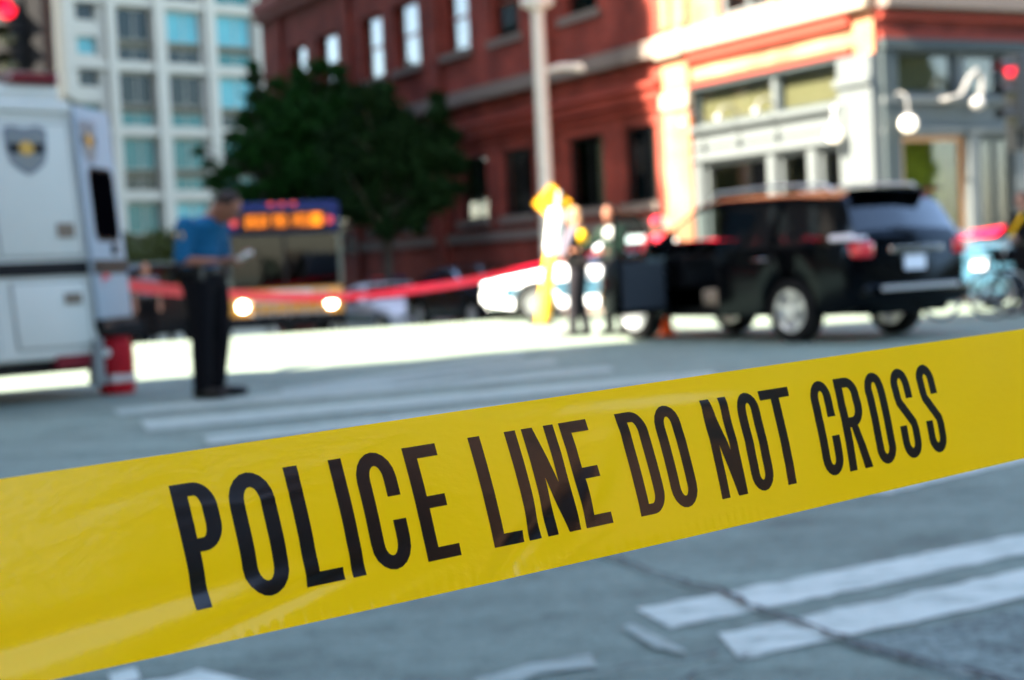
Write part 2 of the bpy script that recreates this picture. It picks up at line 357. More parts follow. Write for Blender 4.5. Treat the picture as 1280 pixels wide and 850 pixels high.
# tar line crossing the bars
def crack(pts,w0,seed):
    rnd=random.Random(seed); L=[];Rr=[]
    P=[g2(*p) for p in pts]; out=[]
    for a,b in zip(P[:-1],P[1:]):
        n=max(2,int((b-a).length/.05))
        for i in range(n): out.append(a.lerp(b,i/n))
    out.append(P[-1])
    for i,p in enumerate(out):
        t=(out[min(i+1,len(out)-1)]-out[max(0,i-1)]).normalized(); nn=Vector((-t.y,t.x)); j=(rnd.random()-.5)*.02+.012*math.sin(i*.13+seed)+.006*math.sin(i*.6)
        w_=w0*(.35+1.1*rnd.random())
        L.append(p+nn*(j-w_)); Rr.append(p+nn*(j+w_))
    strip('road_crack',L,Rr,.0165+.0005*seed,M['crack'])
crack([(700,672),(760,700),(830,724),(905,745),(985,777),(1040,797),(1110,822),(1230,852),(1330,880)],.011,1)
crack([(740,850),(860,832),(900,822)],.007,2)
crack([(820,868),(900,838),(925,826)],.005,4)
def speck():
    m=mat('coarse_patched_asphalt',(.12,.15,.13),.85,bump=.5,bscale=60); n=m.node_tree.nodes; l=m.node_tree.links; b=n['Principled BSDF']; tc=n.new('ShaderNodeTexCoord')
    a=n.new('ShaderNodeTexNoise'); a.inputs['Scale'].default_value=26; a.inputs['Detail'].default_value=6; a.inputs['Roughness'].default_value=.8; l.new(tc.outputs['Object'],a.inputs['Vector'])
    c=n.new('ShaderNodeTexNoise'); c.inputs['Scale'].default_value=4; c.inputs['Detail'].default_value=4; l.new(tc.outputs['Object'],c.inputs['Vector'])
    rp=n.new('ShaderNodeValToRGB'); e=rp.color_ramp.elements; e[0].position=.38; e[0].color=(.045,.06,.055,1); e[1].position=.60; e[1].color=(.20,.25,.215,1); l.new(a.outputs[0],rp.inputs[0])
    mr=n.new('ShaderNodeMapRange'); mr.inputs['From Min'].default_value=.35; mr.inputs['From Max'].default_value=.65; mr.inputs['To Min'].default_value=.65; mr.inputs['To Max'].default_value=1.15; l.new(c.outputs[0],mr.inputs[0])
    mx=n.new('ShaderNodeMix'); mx.data_type='RGBA'; mx.blend_type='MULTIPLY'; mx.inputs[0].default_value=1; l.new(rp.outputs[0],mx.inputs[6]); l.new(mr.outputs[0],mx.inputs[7]); l.new(mx.outputs[2],b.inputs['Base Color']); return m
_P=[g2(*q) for q in ((1052,806),(1500,716),(1500,1000),(1300,880),(1190,848))]
o=MB().add([(p.x,p.y,.0025) for p in _P],[tuple(range(5))]).build('road_patch',speck(),fix=False); tag(o,kind='structure')
def block(name, p0,p1,q0,q1,h,material):  # raised pavement slab following the slope
    mb=MB(); n=max(1,int((p1-p0)/2)); 
    for i in range(n):
        a,b=p0+(p1-p0)*i/n,p0+(p1-p0)*(i+1)/n
        c=[AB(a,q0),AB(a,q1),AB(b,q1),AB(b,q0)]
        vs=[Vector((v.x,v.y,v.z-.3)) for v in c]+[Vector((v.x,v.y,v.z+h)) for v in c]
        mb.add(vs,[(4,5,6,7),(0,1,5,4),(2,3,7,6),(3,0,4,7),(1,2,6,5)])
    o=mb.build(name,material,fix=False); return tag(o,kind='structure')
block('sidewalk',20.9,75,17.7,20.0,.14,M['sidewalk'])
block('sidewalk',20.9,23.3,20.0,60,.14,M['sidewalk'])
block('kerb',20.75,75,17.55,17.70,.135,M['stone'])
block('kerb',20.75,20.9,17.70,60,.135,M['stone'])

# ---------------------------------------------------------------- buildings
class Fr:  # facade frame: u along, n outward
    def __init__(s,o,u,n): s.o=Vector(o); s.u=Vector(u); s.n=Vector(n)
    def P(s,u,z,d=0): v=s.o+s.u*u+s.n*d; return Vector((v.x,v.y,v.z+z))
    def mtx(s,u,z,d=0):
        m=Matrix((s.u,s.n,Vector((0,0,1)))).transposed().to_4x4(); m.translation=s.P(u,z,d); return m
    def box(s,mb,u0,u1,z0,z1,d0,d1):
        vs=[s.P(u,z,d) for u in (u0,u1) for d in (d0,d1) for z in (z0,z1)]
        mb.add(vs,[(0,1,3,2),(4,6,7,5),(0,4,5,1),(2,3,7,6),(0,2,6,4),(1,5,7,3)])
def facade(fr,u0,u1,z0,z1,ops,material,parent,name='wall',rev=.3,label=None):
    us=sorted(set([u0,u1]+[o[0] for o in ops]+[o[1] for o in ops])); zs=sorted(set([z0,z1]+[o[2] for o in ops]+[o[3] for o in ops]))
    mb=MB()
    def isop(u,z): return any(o[0]<u<o[1] and o[2]<z<o[3] for o in ops)
    for a,b in zip(us[:-1],us[1:]):
        run=None
        for c,d in list(zip(zs[:-1],zs[1:]))+[(None,None)]:
            op = c is None or isop((a+b)/2,(c+d)/2)
            if not op and run is None: run=c
            if op and run is not None:
                e=c if c is not None else zs[-1]
                mb.add([fr.P(a,run),fr.P(b,run),fr.P(b,e),fr.P(a,e)],[(0,1,2,3)]); run=None
    for a,b,c,d in [o[:4] for o in ops]:
        A=[fr.P(a,c),fr.P(b,c),fr.P(b,d),fr.P(a,d)]; B=[fr.P(a,c,-rev),fr.P(b,c,-rev),fr.P(b,d,-rev),fr.P(a,d,-rev)]
        mb.add(A+B,[(i,(i+1)%4,4+(i+1)%4,4+i) for i in range(4)])
    return mb.build(name,material,parent,fix=False,label=label)
WC={}
def window(fr,parent,u0,u1,z0,z1,frame_m,pane_m,set_=.15,bar_=.07,mull=(),trans=(),sill=None,back=None,blind_or_glare=None,name='window',room_d=1.2):
    w_,h_=round(abs(u1-u0),3),round(z1-z0,3); key=(w_,h_,frame_m.name,bar_,tuple(mull),tuple(trans))
    if key not in WC:
        mb=MB(); t=.05
        mb.box(0,w_,-t,t,0,bar_); mb.box(0,w_,-t,t,h_-bar_,h_); mb.box(0,bar_,-t,t,bar_,h_-bar_); mb.box(w_-bar_,w_,-t,t,bar_,h_-bar_)
        for m_ in mull: mb.box(m_*w_-bar_*.4,m_*w_+bar_*.4,-t*.8,t*.8,bar_,h_-bar_)
        for m_ in trans: mb.box(bar_,w_-bar_,-t*.9,t*.9,m_*h_-bar_*.5,m_*h_+bar_*.5)
        WC[key]=mb.mesh('window',frame_m,fix=True)
    wo=link(WC[key],name,parent,fr.mtx(min(u0,u1),z0,-set_))
    k2=('pane',w_,h_,pane_m.name)
    if k2 not in WC: WC[k2]=MB().box(.02,w_-.02,-.006,.006,.02,h_-.02).mesh('pane',pane_m)
    p=link(WC[k2],'pane',wo)
    if sill is not None:
        k3=('sill',w_,sill.name)
        if k3 not in WC: WC[k3]=MB().box(-.12,w_+.12,-.05,set_+.14,-.2,-.002).mesh('sill',sill)
        link(WC[k3],'sill',wo)
    if back is not None:
        k4=('room',w_,h_,back.name,room_d)
        if k4 not in WC:
            mb=MB(); d=-room_d; mb.add([(-.02,d,-.02),(w_+.02,d,-.02),(w_+.02,d,h_+.02),(-.02,d,h_+.02),(-.02,-.06,-.02),(w_+.02,-.06,-.02),(w_+.02,-.06,h_+.02),(-.02,-.06,h_+.02)],[(0,1,2,3),(0,1,5,4),(1,2,6,5),(2,3,7,6),(3,0,4,7)])
            WC[k4]=mb.mesh('room_back',back,fix=False)
        link(WC[k4],'room_back',wo)
    if blind_or_glare is not None:
        bm_,f0,f1,fz=blind_or_glare; k5=('bl',w_,h_,bm_.name,f0,f1,fz)
        if k5 not in WC: WC[k5]=MB().box(w_*f0+.03,w_*f1-.03,-.12,-.09,h_*fz+.03,h_-.03).mesh('blind',bm_)
        link(WC[k5],'blind',wo)
    return wo

# --- red brick corner building: local x = street B direction, y = street A direction
C0=Vector((7.0,30.06,0)); RB=ang(B2)
rb=empty('brick_building',C0,RB,'red brick corner building with pale grey shopfront and stone ledges','building')
FL=Fr((0,0,0),(0,1,0),(-1,0,0)); FRt=Fr((0,0,0),(-1,0,0),(0,-1,0))
LEN=33.8; HB=19
low=[(7.35,8.9),(9.85,11.55),(13.4,15.1),(16.05,17.7),(20.0,21.7),(22.6,24.3),(26.4,28.1),(29.2,30.9)]
ops=[(a,b,2.33,4.1) for a,b in low if a>7.5]+[(7.5,8.9,2.33,4.1)]
low=[(max(a,7.5),b) for a,b in low]
up=[(9.85,11.55),(13.75,15.45),(16.7,18.3),(20.0,21.8),(22.7,24.4),(26.4,28.3),(29.3,30.9)]
uops=[]
for zr in (7.1,12.4):
    uops+=[(a,b,zr,zr+1.95) for a,b in up]
shopw=[(1.9,3.95),(4.05,6.2)]
shop_top=[(.95,3.0,3.86,4.62),(3.15,5.9,3.86,4.62)]
shop_low=[(.95,1.76,.5,3.02),(2.02,3.04,.5,3.02),(3.36,5.66,.5,3.02)]
lit_up=[(1.1,2.9,6.05,8.4),(3.1,4.9,6.05,8.4)]
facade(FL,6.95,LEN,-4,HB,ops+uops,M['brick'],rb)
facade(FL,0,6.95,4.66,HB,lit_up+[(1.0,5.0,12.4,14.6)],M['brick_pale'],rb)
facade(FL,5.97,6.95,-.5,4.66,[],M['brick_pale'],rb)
for a,b in low: window(FL,rb,a,b,2.33,4.1,M['black_trim'],M['glass_win'],sill=M['stone'],back=M['dark_room'],blind_or_glare=(M['curtain'],0.0,.38,0) if a<13 else None,mull=(.45,))
for i,(a,b) in enumerate(up):
    for zr in (7.1,12.4):
        bl=(M['white_blind'],.0,1.0,.0) if (i>=3) else ((M['white_blind'],.0,.85,.15) if i in(2,) else None)
        window(FL,rb,a,b,zr,zr+1.95,M['terracotta'],M['glass_win'],sill=M['stone'],back=M['dark_room'],blind_or_glare=bl,trans=(.5,),set_=.22)
# pilasters, ledges, cornices on the shaded side
for a,b in ((12.1,12.75),(18.6,19.3),(25.2,25.9),(31.6,32.3)):
    mb=MB(); FL.box(mb,a,b,-4,5.2,0,.14); FL.box(mb,a,b,5.96,10.3,0,.14); FL.box(mb,a,b,11.1,16,0,.14); mb.build('pilaster',M['brick'],rb)
def band(name,u0,u1,z0,z1,d0,d1,m_,fr=FL,bevel=0,label=None): 
    mb=MB(); fr.box(mb,u0,u1,z0,z1,d0,d1); return mb.build(name,m_,rb,bevel=bevel,label=label)
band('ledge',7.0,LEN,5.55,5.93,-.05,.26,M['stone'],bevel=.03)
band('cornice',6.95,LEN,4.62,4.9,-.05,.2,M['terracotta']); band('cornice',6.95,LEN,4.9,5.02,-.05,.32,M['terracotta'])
band('cornice',6.95,LEN,4.42,4.52,-.04,.10,M['terracotta'])
band('belt_course',6.95,LEN,10.35,10.62,-.05,.22,M['terracotta']); band('cornice',-.2,LEN,10.65,11.05,-.05,.36,M['terracotta'])
band('belt_course',6.95,LEN,1.7,1.95,-.04,.09,M['stone'])
# sunlit corner bay
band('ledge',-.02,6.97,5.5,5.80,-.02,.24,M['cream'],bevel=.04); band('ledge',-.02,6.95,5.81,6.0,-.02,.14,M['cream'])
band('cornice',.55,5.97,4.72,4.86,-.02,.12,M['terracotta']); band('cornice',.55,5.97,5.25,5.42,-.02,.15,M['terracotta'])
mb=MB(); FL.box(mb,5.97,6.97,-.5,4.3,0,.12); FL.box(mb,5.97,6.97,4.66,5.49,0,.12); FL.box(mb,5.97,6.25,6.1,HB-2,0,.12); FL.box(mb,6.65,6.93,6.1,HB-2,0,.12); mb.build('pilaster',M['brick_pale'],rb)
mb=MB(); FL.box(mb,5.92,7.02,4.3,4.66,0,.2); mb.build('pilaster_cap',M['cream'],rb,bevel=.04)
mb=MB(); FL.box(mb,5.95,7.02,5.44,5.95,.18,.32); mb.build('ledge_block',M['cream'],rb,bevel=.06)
for a,b,c,d in lit_up+[(1.0,5.0,12.4,14.6)]:
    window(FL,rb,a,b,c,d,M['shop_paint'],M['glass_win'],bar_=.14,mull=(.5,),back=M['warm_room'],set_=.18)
for a,b,c,d in shop_top: window(FL,rb,a,b,c,d,M['shop_dark'],M['glass_win'],blind_or_glare=(M['tan_blind'],0,1,0),back=M['olive_room'],bar_=.06,set_=.12)
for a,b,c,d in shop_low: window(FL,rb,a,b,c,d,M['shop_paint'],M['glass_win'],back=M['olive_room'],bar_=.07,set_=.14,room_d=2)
def pn(fr,l,name='shopfront_panel',m_=None):
    mb=MB()
    for q in l: fr.box(mb,*q)
    mb.build(name,m_ or M['shop_paint'],rb,bevel=.012)
pn(FL,[(.95,5.97,3.02,3.86,-.15,.02)],'fascia')
pn(FL,[(.95,5.97,3.72,3.84,.02,.16)],'fascia_moulding'); pn(FL,[(.95,5.97,3.08,3.18,.02,.10)],'fascia_moulding'); pn(FL,[(.95,5.97,3.36,3.42,.02,.05)],'fascia_moulding')
pn(FL,[(.95,5.97,4.62,4.68,-.1,.08)],'lintel',M['shop_dark'])
pn(FL,[(.95,5.97,-.2,.5,-.15,.04)],'stall_riser')
for u in (1.89,3.2,5.81): pn(FL,[(u-.13,u+.13,.5,3.02,-.18,.06)],'mullion')
pn(FL,[(3.0,3.15,3.86,4.62,-.15,.0)],'mullion'); 
pn(FL,[(-.02,.95,-.2,4.66,-.55,.12)],'corner_pillar'); pn(FL,[(-.06,.99,4.1,4.25,.12,.2)],'pillar_moulding'); pn(FL,[(-.06,.99,-.2,.6,.12,.2)],'pillar_moulding')
# street B side (u runs negative to the right)
XB=24
bl_=[(-2.02,-.5,3.9,4.7),(-3.15,-2.22,3.9,4.7),(-7.0,-3.6,3.9,4.7),(-10.6,-7.4,3.9,4.7),(-14.4,-11.2,3.9,4.7)]
bo=[(-2.2,-.6,.4,3.1),(-3.5,-2.55,-.05,3.1),(-7.0,-3.9,.4,3.1),(-10.6,-7.4,.4,3.1),(-14.4,-11.2,.4,3.1)]
bu_=[(-2.6,-1.0,6.2,8.6),(-5.4,-3.4,6.2,8.6),(-8.6,-6.6,6.2,8.6),(-12,-10,6.2,8.6),(-2.6,-1.0,12,14.4),(-5.4,-3.4,12,14.4),(-8.6,-6.6,12,14.4),(-12,-10,12,14.4)]
facade(FRt,-XB,-.01,4.78,HB,bu_,M['brick'],rb)
facade(FRt,-XB,-.35,-.3,4.78,bl_+bo,M['shop_paint'],rb,name='shopfront_wall',rev=.2)
for i,(a,b,c,d) in enumerate(bl_): window(FRt,rb,b,a,c,d,M['shop_dark'],M['glass_win'],back=M['olive_room'],bar_=.07,set_=.1) if 0 else None
FRx=Fr((0,0,0),(1,0,0),(0,-1,0))   # mirrored frame, u positive to the right
for i,(a,b,c,d) in enumerate(bl_): window(FRx,rb,-b,-a,c,d,M['shop_dark'],M['glass_win'],blind_or_glare=(M['tan_blind'],0,1,0),back=M['olive_room'],bar_=.07,set_=.1)
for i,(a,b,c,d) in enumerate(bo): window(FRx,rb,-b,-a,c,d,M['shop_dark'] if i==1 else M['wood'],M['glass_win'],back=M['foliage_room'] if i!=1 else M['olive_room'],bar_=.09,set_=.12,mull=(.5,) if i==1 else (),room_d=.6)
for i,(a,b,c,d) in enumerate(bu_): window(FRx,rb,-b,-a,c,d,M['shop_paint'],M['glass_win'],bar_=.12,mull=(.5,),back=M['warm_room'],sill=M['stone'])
def pb(l,name,m_=None,bev=.01):
    mb=MB()
    for q in l: FRx.box(mb,*q)
    mb.build(name,m_ or M['shop_paint'],rb,bevel=bev)
pb([(.12,XB,5.5,5.85,-.02,.3)],'ledge',M['stone']); pb([(.02,XB,5.86,6.02,-.02,.16)],'ledge',M['stone'])
pb([(.12,XB,4.72,4.92,-.02,.16)],'lintel',M['shop_dark']); pb([(.12,XB,4.93,5.05,-.02,.10)],'cornice',M['terracotta']); pb([(.12,XB,5.3,5.42,-.02,.12)],'cornice',M['terracotta'])
pb([(.12,XB,3.72,3.84,.0,.12)],'fascia_moulding'); pb([(.12,XB,3.16,3.24,.0,.08)],'fascia_moulding')
pb([(.13,.45,-.2,4.7,.0,.10)],'pillar_casing',M['shop_dark']); pb([(2.24,2.5,-.1,3.14,-.1,.08)],'mullion',M['shop_paint']); pb([(3.2,3.56,3.86,4.7,0,.05)],'pier',M['shop_paint'])
# roof and rear
mb=MB(); v=[Vector((0,0,HB)),Vector((XB,0,HB)),Vector((XB,LEN,HB)),Vector((0,LEN,HB))]; mb.add(v+[Vector((p.x,p.y,-4)) for p in v],[(0,1,2,3),(1,2,6,5),(2,3,7,6)]); mb.build('roof',M['stone'],rb,fix=False)
mb=MB(); FL.box(mb,-.4,LEN+.3,HB-.6,HB+.2,-.3,.5); FRx.box(mb,.0,XB,HB-.6,HB+.2,0,.5); mb.build('roof_cornice',M['terracotta'],rb)
mb=MB(); mb.box(1.3,XB-.3,1.9,LEN-.4,-3.5,HB-.4); mb.build('inner_core',M['dark_room'],rb)
# wall lamps
def wall_lamp(fr,u,z,kind):
    if kind=='globe':
        mb=MB(); mb.tube([fr.P(u,z+.55,.0),fr.P(u,z+.6,.2),fr.P(u,z+.52,.36),fr.P(u,z+.34,.4),fr.P(u,z+.18,.4)],.025,8); mb.lathe([(.02,.2),(.10,.16),(.12,.10)],12,Matrix.Translation(fr.P(u,z,.4))); 
        FLm=MB(); o=mb.build('wall_lamp',M['grey_metal'] if fr is FL else M['lamp_grey'],rb,smooth=True)
        MB().ell(fr.P(u,z,.4),(.16,.16,.16),n=16,k=12).build('lamp_globe',M['globe_on'],o,smooth=True)
    else:
        mb=MB(); pts=[fr.P(u,z,.0),fr.P(u,z,.25)]
        for k in range(11):
            t=k/10*math.pi*1.15; pts.append(fr.P(u,z+.27-.27*math.cos(t)+.0,.45+.0+.27*math.sin(t)*.9+.12*k/10))
        mb.tube(pts,.05,8)
        o=mb.build('wall_lamp',M['lamp_grey'],rb,smooth=True)
        e=pts[-1]; MB().lathe([(.03,.08),(.08,.05),(.15,-.05),(.16,-.08)],14,Matrix.Translation(e)).build('lamp_shade',M['globe_off'],o,smooth=True)
        MB().ell(e+Vector((0,0,-.09)),(.11,.11,.09),n=14,k=8).build('lamp_globe',M['globe_off'],o,smooth=True)
wall_lamp(FL,.75,3.22,'globe'); wall_lamp(FRx,.42,3.30,'globe')
# goose-neck sign lamps
def goose(fr,u,z,du):
    pts=[fr.P(u-du*.9,z,.02),fr.P(u-du*.8,z,.3),fr.P(u-du*.3,z+.06,.34),fr.P(u+du*.1,z+.38,.36),fr.P(u+du*.45,z+.52,.38),fr.P(u+du*.68,z+.4,.4),fr.P(u+du*.6,z+.12,.42),fr.P(u+du*.35,z-.05,.44)]
    o=MB().tube(pts,[.05,.05,.055,.06,.06,.06,.055,.05],8).build('wall_lamp',M['lamp_grey'],rb,smooth=True)
    MB().ell(pts[-1]+Vector((0,0,-.05)),(.14,.14,.13),n=14,k=10).build('lamp_globe',M['globe_off'],o,smooth=True)
goose(FRx,1.95,3.78,.5); goose(FRx,6.2,3.78,.5); goose(FRx,9.6,3.78,.5)
for u in (5.5,2.9,4.2):
    o=MB().tube([FL.P(u,3.9,.05),FL.P(u,4.15,.25),FL.P(u,4.1,.5),FL.P(u,3.95,.6)],.022,8).build('wall_lamp',M['lamp_grey'],rb,smooth=True)
    MB().ell(FL.P(u,3.87,.6),(.085,.085,.08),n=14,k=10).build('lamp_globe',M['globe_off'],o,smooth=True)

# --- pale tower with teal glass
tw=Vector((.734,.68)).normalized(); TO=Vector((-23.3,87,terr(-23.3,87)))
tower=empty('apartment_tower',TO,ang(tw),'tall pale concrete tower with teal glass windows in deep bays','building')
FT=Fr((0,0,-TO.z),(1,0,0),(0,-1,0))
TB=[(3.04,5.3),(6.15,8.5),(9.6,12.0),(13.1,15.4),(16.5,18.8)]
ops=[];TH=48
for i in range(-1,11):
    z=5.8+3.6*i
    for a,b in TB: ops.append((a,b,z+.3,z+3.3))
    for k in range(2): ops.append((.7+.0,1.95,z+.55+1.85*k,z+1.55+1.85*k))
facade(FT,0,20,TO.z-1,TH,ops,M['concrete_pale'],tower,rev=.3)
rt=random.Random(3)
for i in range(-1,11):
    z=5.8+3.6*i
    for j,(a,b) in enumerate(TB):
        up_=[M['teal'],M['teal_dark'],M['teal_pale']][{(3,0):1,(3,1):2,(3,2):2,(2,0):1,(2,1):2,(2,2):2,(1,0):1,(1,1):1,(0,0):0,(0,1):0}.get((i if i!=3 else 3,j),rt.randrange(3))] if i<4 else rt.choice([M['teal'],M['teal_dark'],M['teal_pale']])
        lo_=rt.choice([M['teal'],M['teal_dark'],M['teal']])
        window(FT,tower,a,b,z+1.5,z+3.3,M['concrete_pale'],up_,set_=.22,mull=(.55,),bar_=.06)
        window(FT,tower,a,b,z+.3,z+1.12,M['concrete_pale'],lo_,set_=.16,mull=(.5,),bar_=.05)
    for k in range(2): window(FT,tower,.7,1.95,z+.55+1.85*k,z+1.55+1.85*k,M['concrete_pale'],rt.choice([M['teal'],M['teal_pale'],M['teal_dark']]),set_=.3)
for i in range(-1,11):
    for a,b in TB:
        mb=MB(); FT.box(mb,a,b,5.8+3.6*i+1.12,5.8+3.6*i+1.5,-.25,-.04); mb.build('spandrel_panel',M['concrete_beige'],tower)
for c0,c1 in [(-.2,.4),(2.4,2.95),(5.36,6.1),(8.75,9.4),(12.15,12.95),(15.6,16.3),(19,20)]:
    mb=MB(); FT.box(mb,c0,c1,TO.z-1,TH,0,.32); mb.build('column',M['concrete_pale'],tower)
for i in range(-1,12):
    mb=MB(); FT.box(mb,.4,20,5.8+3.6*i-.22,5.8+3.6*i+.22,0,.2); mb.build('floor_beam',M['concrete_pale'],tower)
mb=MB(); mb.box(3,20,.55,18,0,TH-TO.z); mb.box(0,3,.5,1.7,0,TH-TO.z); mb.build('tower_core',M['concrete_pale'],tower)

# --- beige balcony block, far left
bo_=empty('balcony_block',(-46,100,terr(-46,100)),R(12),'beige balcony block with white slab edges at far left behind the tower','building')
mb=MB(); mb.box(0,22,0,14,0,48); mb.build('wall',M['concrete_beige'],bo_)
for i in range(15):
    z=2+3.0*i
    for j in range(4):
        x=1+5.2*j
        o=MB().box(x,x+3.6,-1.6,0,z,z+.22).build('balcony',M['white_slab'],bo_)
        mb=MB()
        for k in range(13): mb.box(x+.02+.29*k,x+.07+.29*k,-1.58,-1.53,z+.22,z+1.1)
        mb.box(x,x+3.6,-1.6,-1.52,z+1.1,z+1.16); mb.build('railing',M['white_slab'],o)
        MB().box(x+.3,x+3.2,-.04,.03,z+.3,z+2.4).build('window',M['teal_dark'] if (i+j)%2 else M['leaf'] ,bo_)

# --- two blocks just outside the frame that throw the shade, then added unseen ones
def office(name,o,rz,L1,L2,H,label,wall_m,pane_m,cols):
    e=empty(name,(o[0],o[1],terr(o[0],o[1])),rz,label,'building')
    mb=MB(); mb.box(0,L1,0,L2,-1,H); mb.build('wall',wall_m,e)
    n=int(H/4)
    for side in range(4):
        Ls=L1 if side%2==0 else L2
        fr=[Fr((0,0,0),(1,0,0),(0,-1,0)),Fr((L1,0,0),(0,1,0),(1,0,0)),Fr((0,L2,0),(1,0,0),(0,1,0)),Fr((0,0,0),(0,1,0),(-1,0,0))][side]
        if side not in cols: continue
        k=int(Ls/5)
        for i in range(n):
            for j in range(k):
                u=Ls*(j+.5)/k; key=('ow',H)
                if key not in WC: WC[key]=MB().box(-1.7,1.7,-.05,.04,0,2.2).mesh('window',pane_m)
                link(WC[key],'window',e,fr.mtx(u,1.2+4*i,0))
        mb=MB()
        for i in range(n+1): fr.box(mb,0,Ls,4*i-.3+.2,4*i+.3+.2,0,.25)
        mb.build('floor_band',M['stone'] if wall_m is not M['granite'] else M['granite'],e)
    MB().box(-.4,L1+.4,-.4,L2+.4,H,H+.8).build('roof',M['stone'],e)
    return e
N1=Vector((-18.5,5.1)); o=N1-A2*40-B2*22
office('office_block',(o.x,o.y),RB,22,40,44,'dark brick office block on the near side of the street to the left',M['brick'],M['teal_dark'],(1,2))
N2=Vector((-20.2,21.0))+A2*.6; o=N2-B2*20
office('office_block',(o.x,o.y),RB,20,29,58,'tall grey office block on the far left street corner',M['stone'],M['teal_dark'],(0,1))
o=A2*51+B2*-30; office('office_block',(o.x,o.y),RB,21,45,60,'grey office block further up the left side of the descending street',M['stone'],M['teal_dark'],(1,))  # added out of view to block sky and sun from the far street
o=A2*-36+B2*13; office('office_block',(o.x,o.y),RB,4,21,15,'dark granite office block standing across the pavement to the right',M['granite'],M['teal_dark'],(2,3))  # added out of view so the left lettering mirrors something dark
o=A2*-36.5+B2*33; office('office_block',(o.x,o.y),RB,12,13,36,'sunlit tan brick office tower down the street on the right',M['brick_tan'],M['teal_dark'],(2,3))  # added out of view to put a warm sheen on the tape
o=A2*-23+B2*30; office('office_block',(o.x,o.y),RB,18,18,27,'dark granite office block beside the tan brick tower',M['granite'],M['teal_dark'],(2,3))  # added out of view to keep the right-hand lettering dark

# ---------------------------------------------------------------- trees
def tree(loc,h,crown_c,crown_r,n,leafm,label,trunk_r=.16,seed=1,ls=.16,group='street trees along the brick building',clumps=26,bare=2.2,cl_px=None):
    rnd=random.Random(seed); rg=np.random.default_rng(seed)
    e=empty('broadleaf_tree',loc,0,label,'tree',group)
    mb=MB(); cc=Vector(crown_c); cr=Vector(crown_r)
    fork=Vector((rnd.uniform(-.1,.1),rnd.uniform(-.1,.1),bare))
    top=Vector((cc.x*.6,cc.y*.6,cc.z+cr.z*.4))
    mb.tube([(0,0,-.3),(0,0,.4),fork*.6,fork,fork.lerp(top,.5),top],[trunk_r*1.4,trunk_r,trunk_r*.9,trunk_r*.85,trunk_r*.5,trunk_r*.2],9)
    cl=[]
    for i in range(clumps):
        while True:
            d=Vector((rnd.uniform(-1,1),rnd.uniform(-1,1),rnd.uniform(-1,1)))
            if .45<d.length<1: break
        c=Vector((cc.x+d.x*cr.x,cc.y+d.y*cr.y,cc.z+d.z*cr.z)); r=rnd.uniform(.16,.34)*min(cr.x,cr.z)*1.25
        cl.append((c,r))
        if i<clumps*.6:
            s=fork.lerp(top,rnd.random()*.8); mid=s.lerp(c,.5)+Vector((0,0,.15)); mb.tube([s,mid,c],[trunk_r*.35,trunk_r*.22,trunk_r*.06],6)
    if cl_px:
        cl=[]
        for (px,py,rp) in cl_px:
            c=W(px,py,loc[1]+rnd.uniform(-.8,.8))-Vector(loc); r=rp/2000*loc[1]*.80; cl.append((c,r))
            s_=fork.lerp(top,rnd.random()*.8); mid=s_.lerp(c,.5)+Vector((0,0,.15)); mb.tube([s_,mid,c],[trunk_r*.35,trunk_r*.22,trunk_r*.05],6)
    else: cl.append((cc,min(cr.x,cr.z)*.55)); cl.append((cc+Vector((cr.x*.3,0,-cr.z*.2)),min(cr.x,cr.z)*.5)); cl.append((cc-Vector((cr.x*.3,0,cr.z*.2)),min(cr.x,cr.z)*.5))
    mb.build('trunk',M['bark'],e,smooth=True)
    wts=np.array([r**2 for c,r in cl]); wts/=wts.sum(); idx=rg.choice(len(cl),n,p=wts)
    C=np.array([c[:] for c,r in cl])[idx]; Rr=np.array([r for c,r in cl])[idx]
    d=rg.normal(size=(n,3)); d/=np.linalg.norm(d,axis=1)[:,None]; rad=Rr*(rg.uniform(0,1,n)**.45+np.abs(rg.normal(0,.30,n)))
    P=C+d*rad[:,None]*np.array([1.1,1.1,.85])
    a=rg.normal(size=(n,3)); a/=np.linalg.norm(a,axis=1)[:,None]; b=np.cross(a,rg.normal(size=(n,3))); b/=np.linalg.norm(b,axis=1)[:,None]
    s=ls*rg.uniform(.6,1.3,n)[:,None]
    V=np.stack([P-a*s,P+b*s*.45,P+a*s,P-b*s*.45],1).reshape(-1,3)
    me=bpy.data.meshes.new('crown'); me.vertices.add(4*n); me.vertices.foreach_set('co',V.ravel()); me.loops.add(4*n); me.polygons.add(n)
    me.loops.foreach_set('vertex_index',np.arange(4*n,dtype=np.int32)); me.polygons.foreach_set('loop_start',np.arange(0,4*n,4,dtype=np.int32)); me.update(calc_edges=True); me.validate(); me.materials.append(leafm)
    link(me,'crown',e); return e
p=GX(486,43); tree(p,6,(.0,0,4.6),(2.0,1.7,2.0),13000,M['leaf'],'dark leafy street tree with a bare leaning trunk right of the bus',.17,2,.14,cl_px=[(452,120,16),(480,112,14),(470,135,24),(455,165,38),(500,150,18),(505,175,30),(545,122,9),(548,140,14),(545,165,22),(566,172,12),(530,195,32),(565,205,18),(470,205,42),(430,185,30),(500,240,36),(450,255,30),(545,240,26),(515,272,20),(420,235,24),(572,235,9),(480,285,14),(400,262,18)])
p=GX(362,51); tree(p,8,(-.2,0,5.2),(2.4,2.0,3.4),17000,M['leaf_mid'],'tallest dark street tree rising behind the bus',.22,5,.14,cl_px=[(316,82,7),(318,98,11),(322,122,15),(345,105,10),(338,140,24),(310,150,15),(296,172,12),(303,200,20),(285,215,13),(262,205,8),(248,190,6),(270,228,12),(290,245,18),(320,250,22),(372,92,11),(398,84,13),(380,115,24),(420,90,12),(425,118,22),(375,155,38),(330,185,32),(410,160,40),(360,205,40),(400,215,40),(345,240,30),(380,255,26),(432,150,26),(300,265,10)])
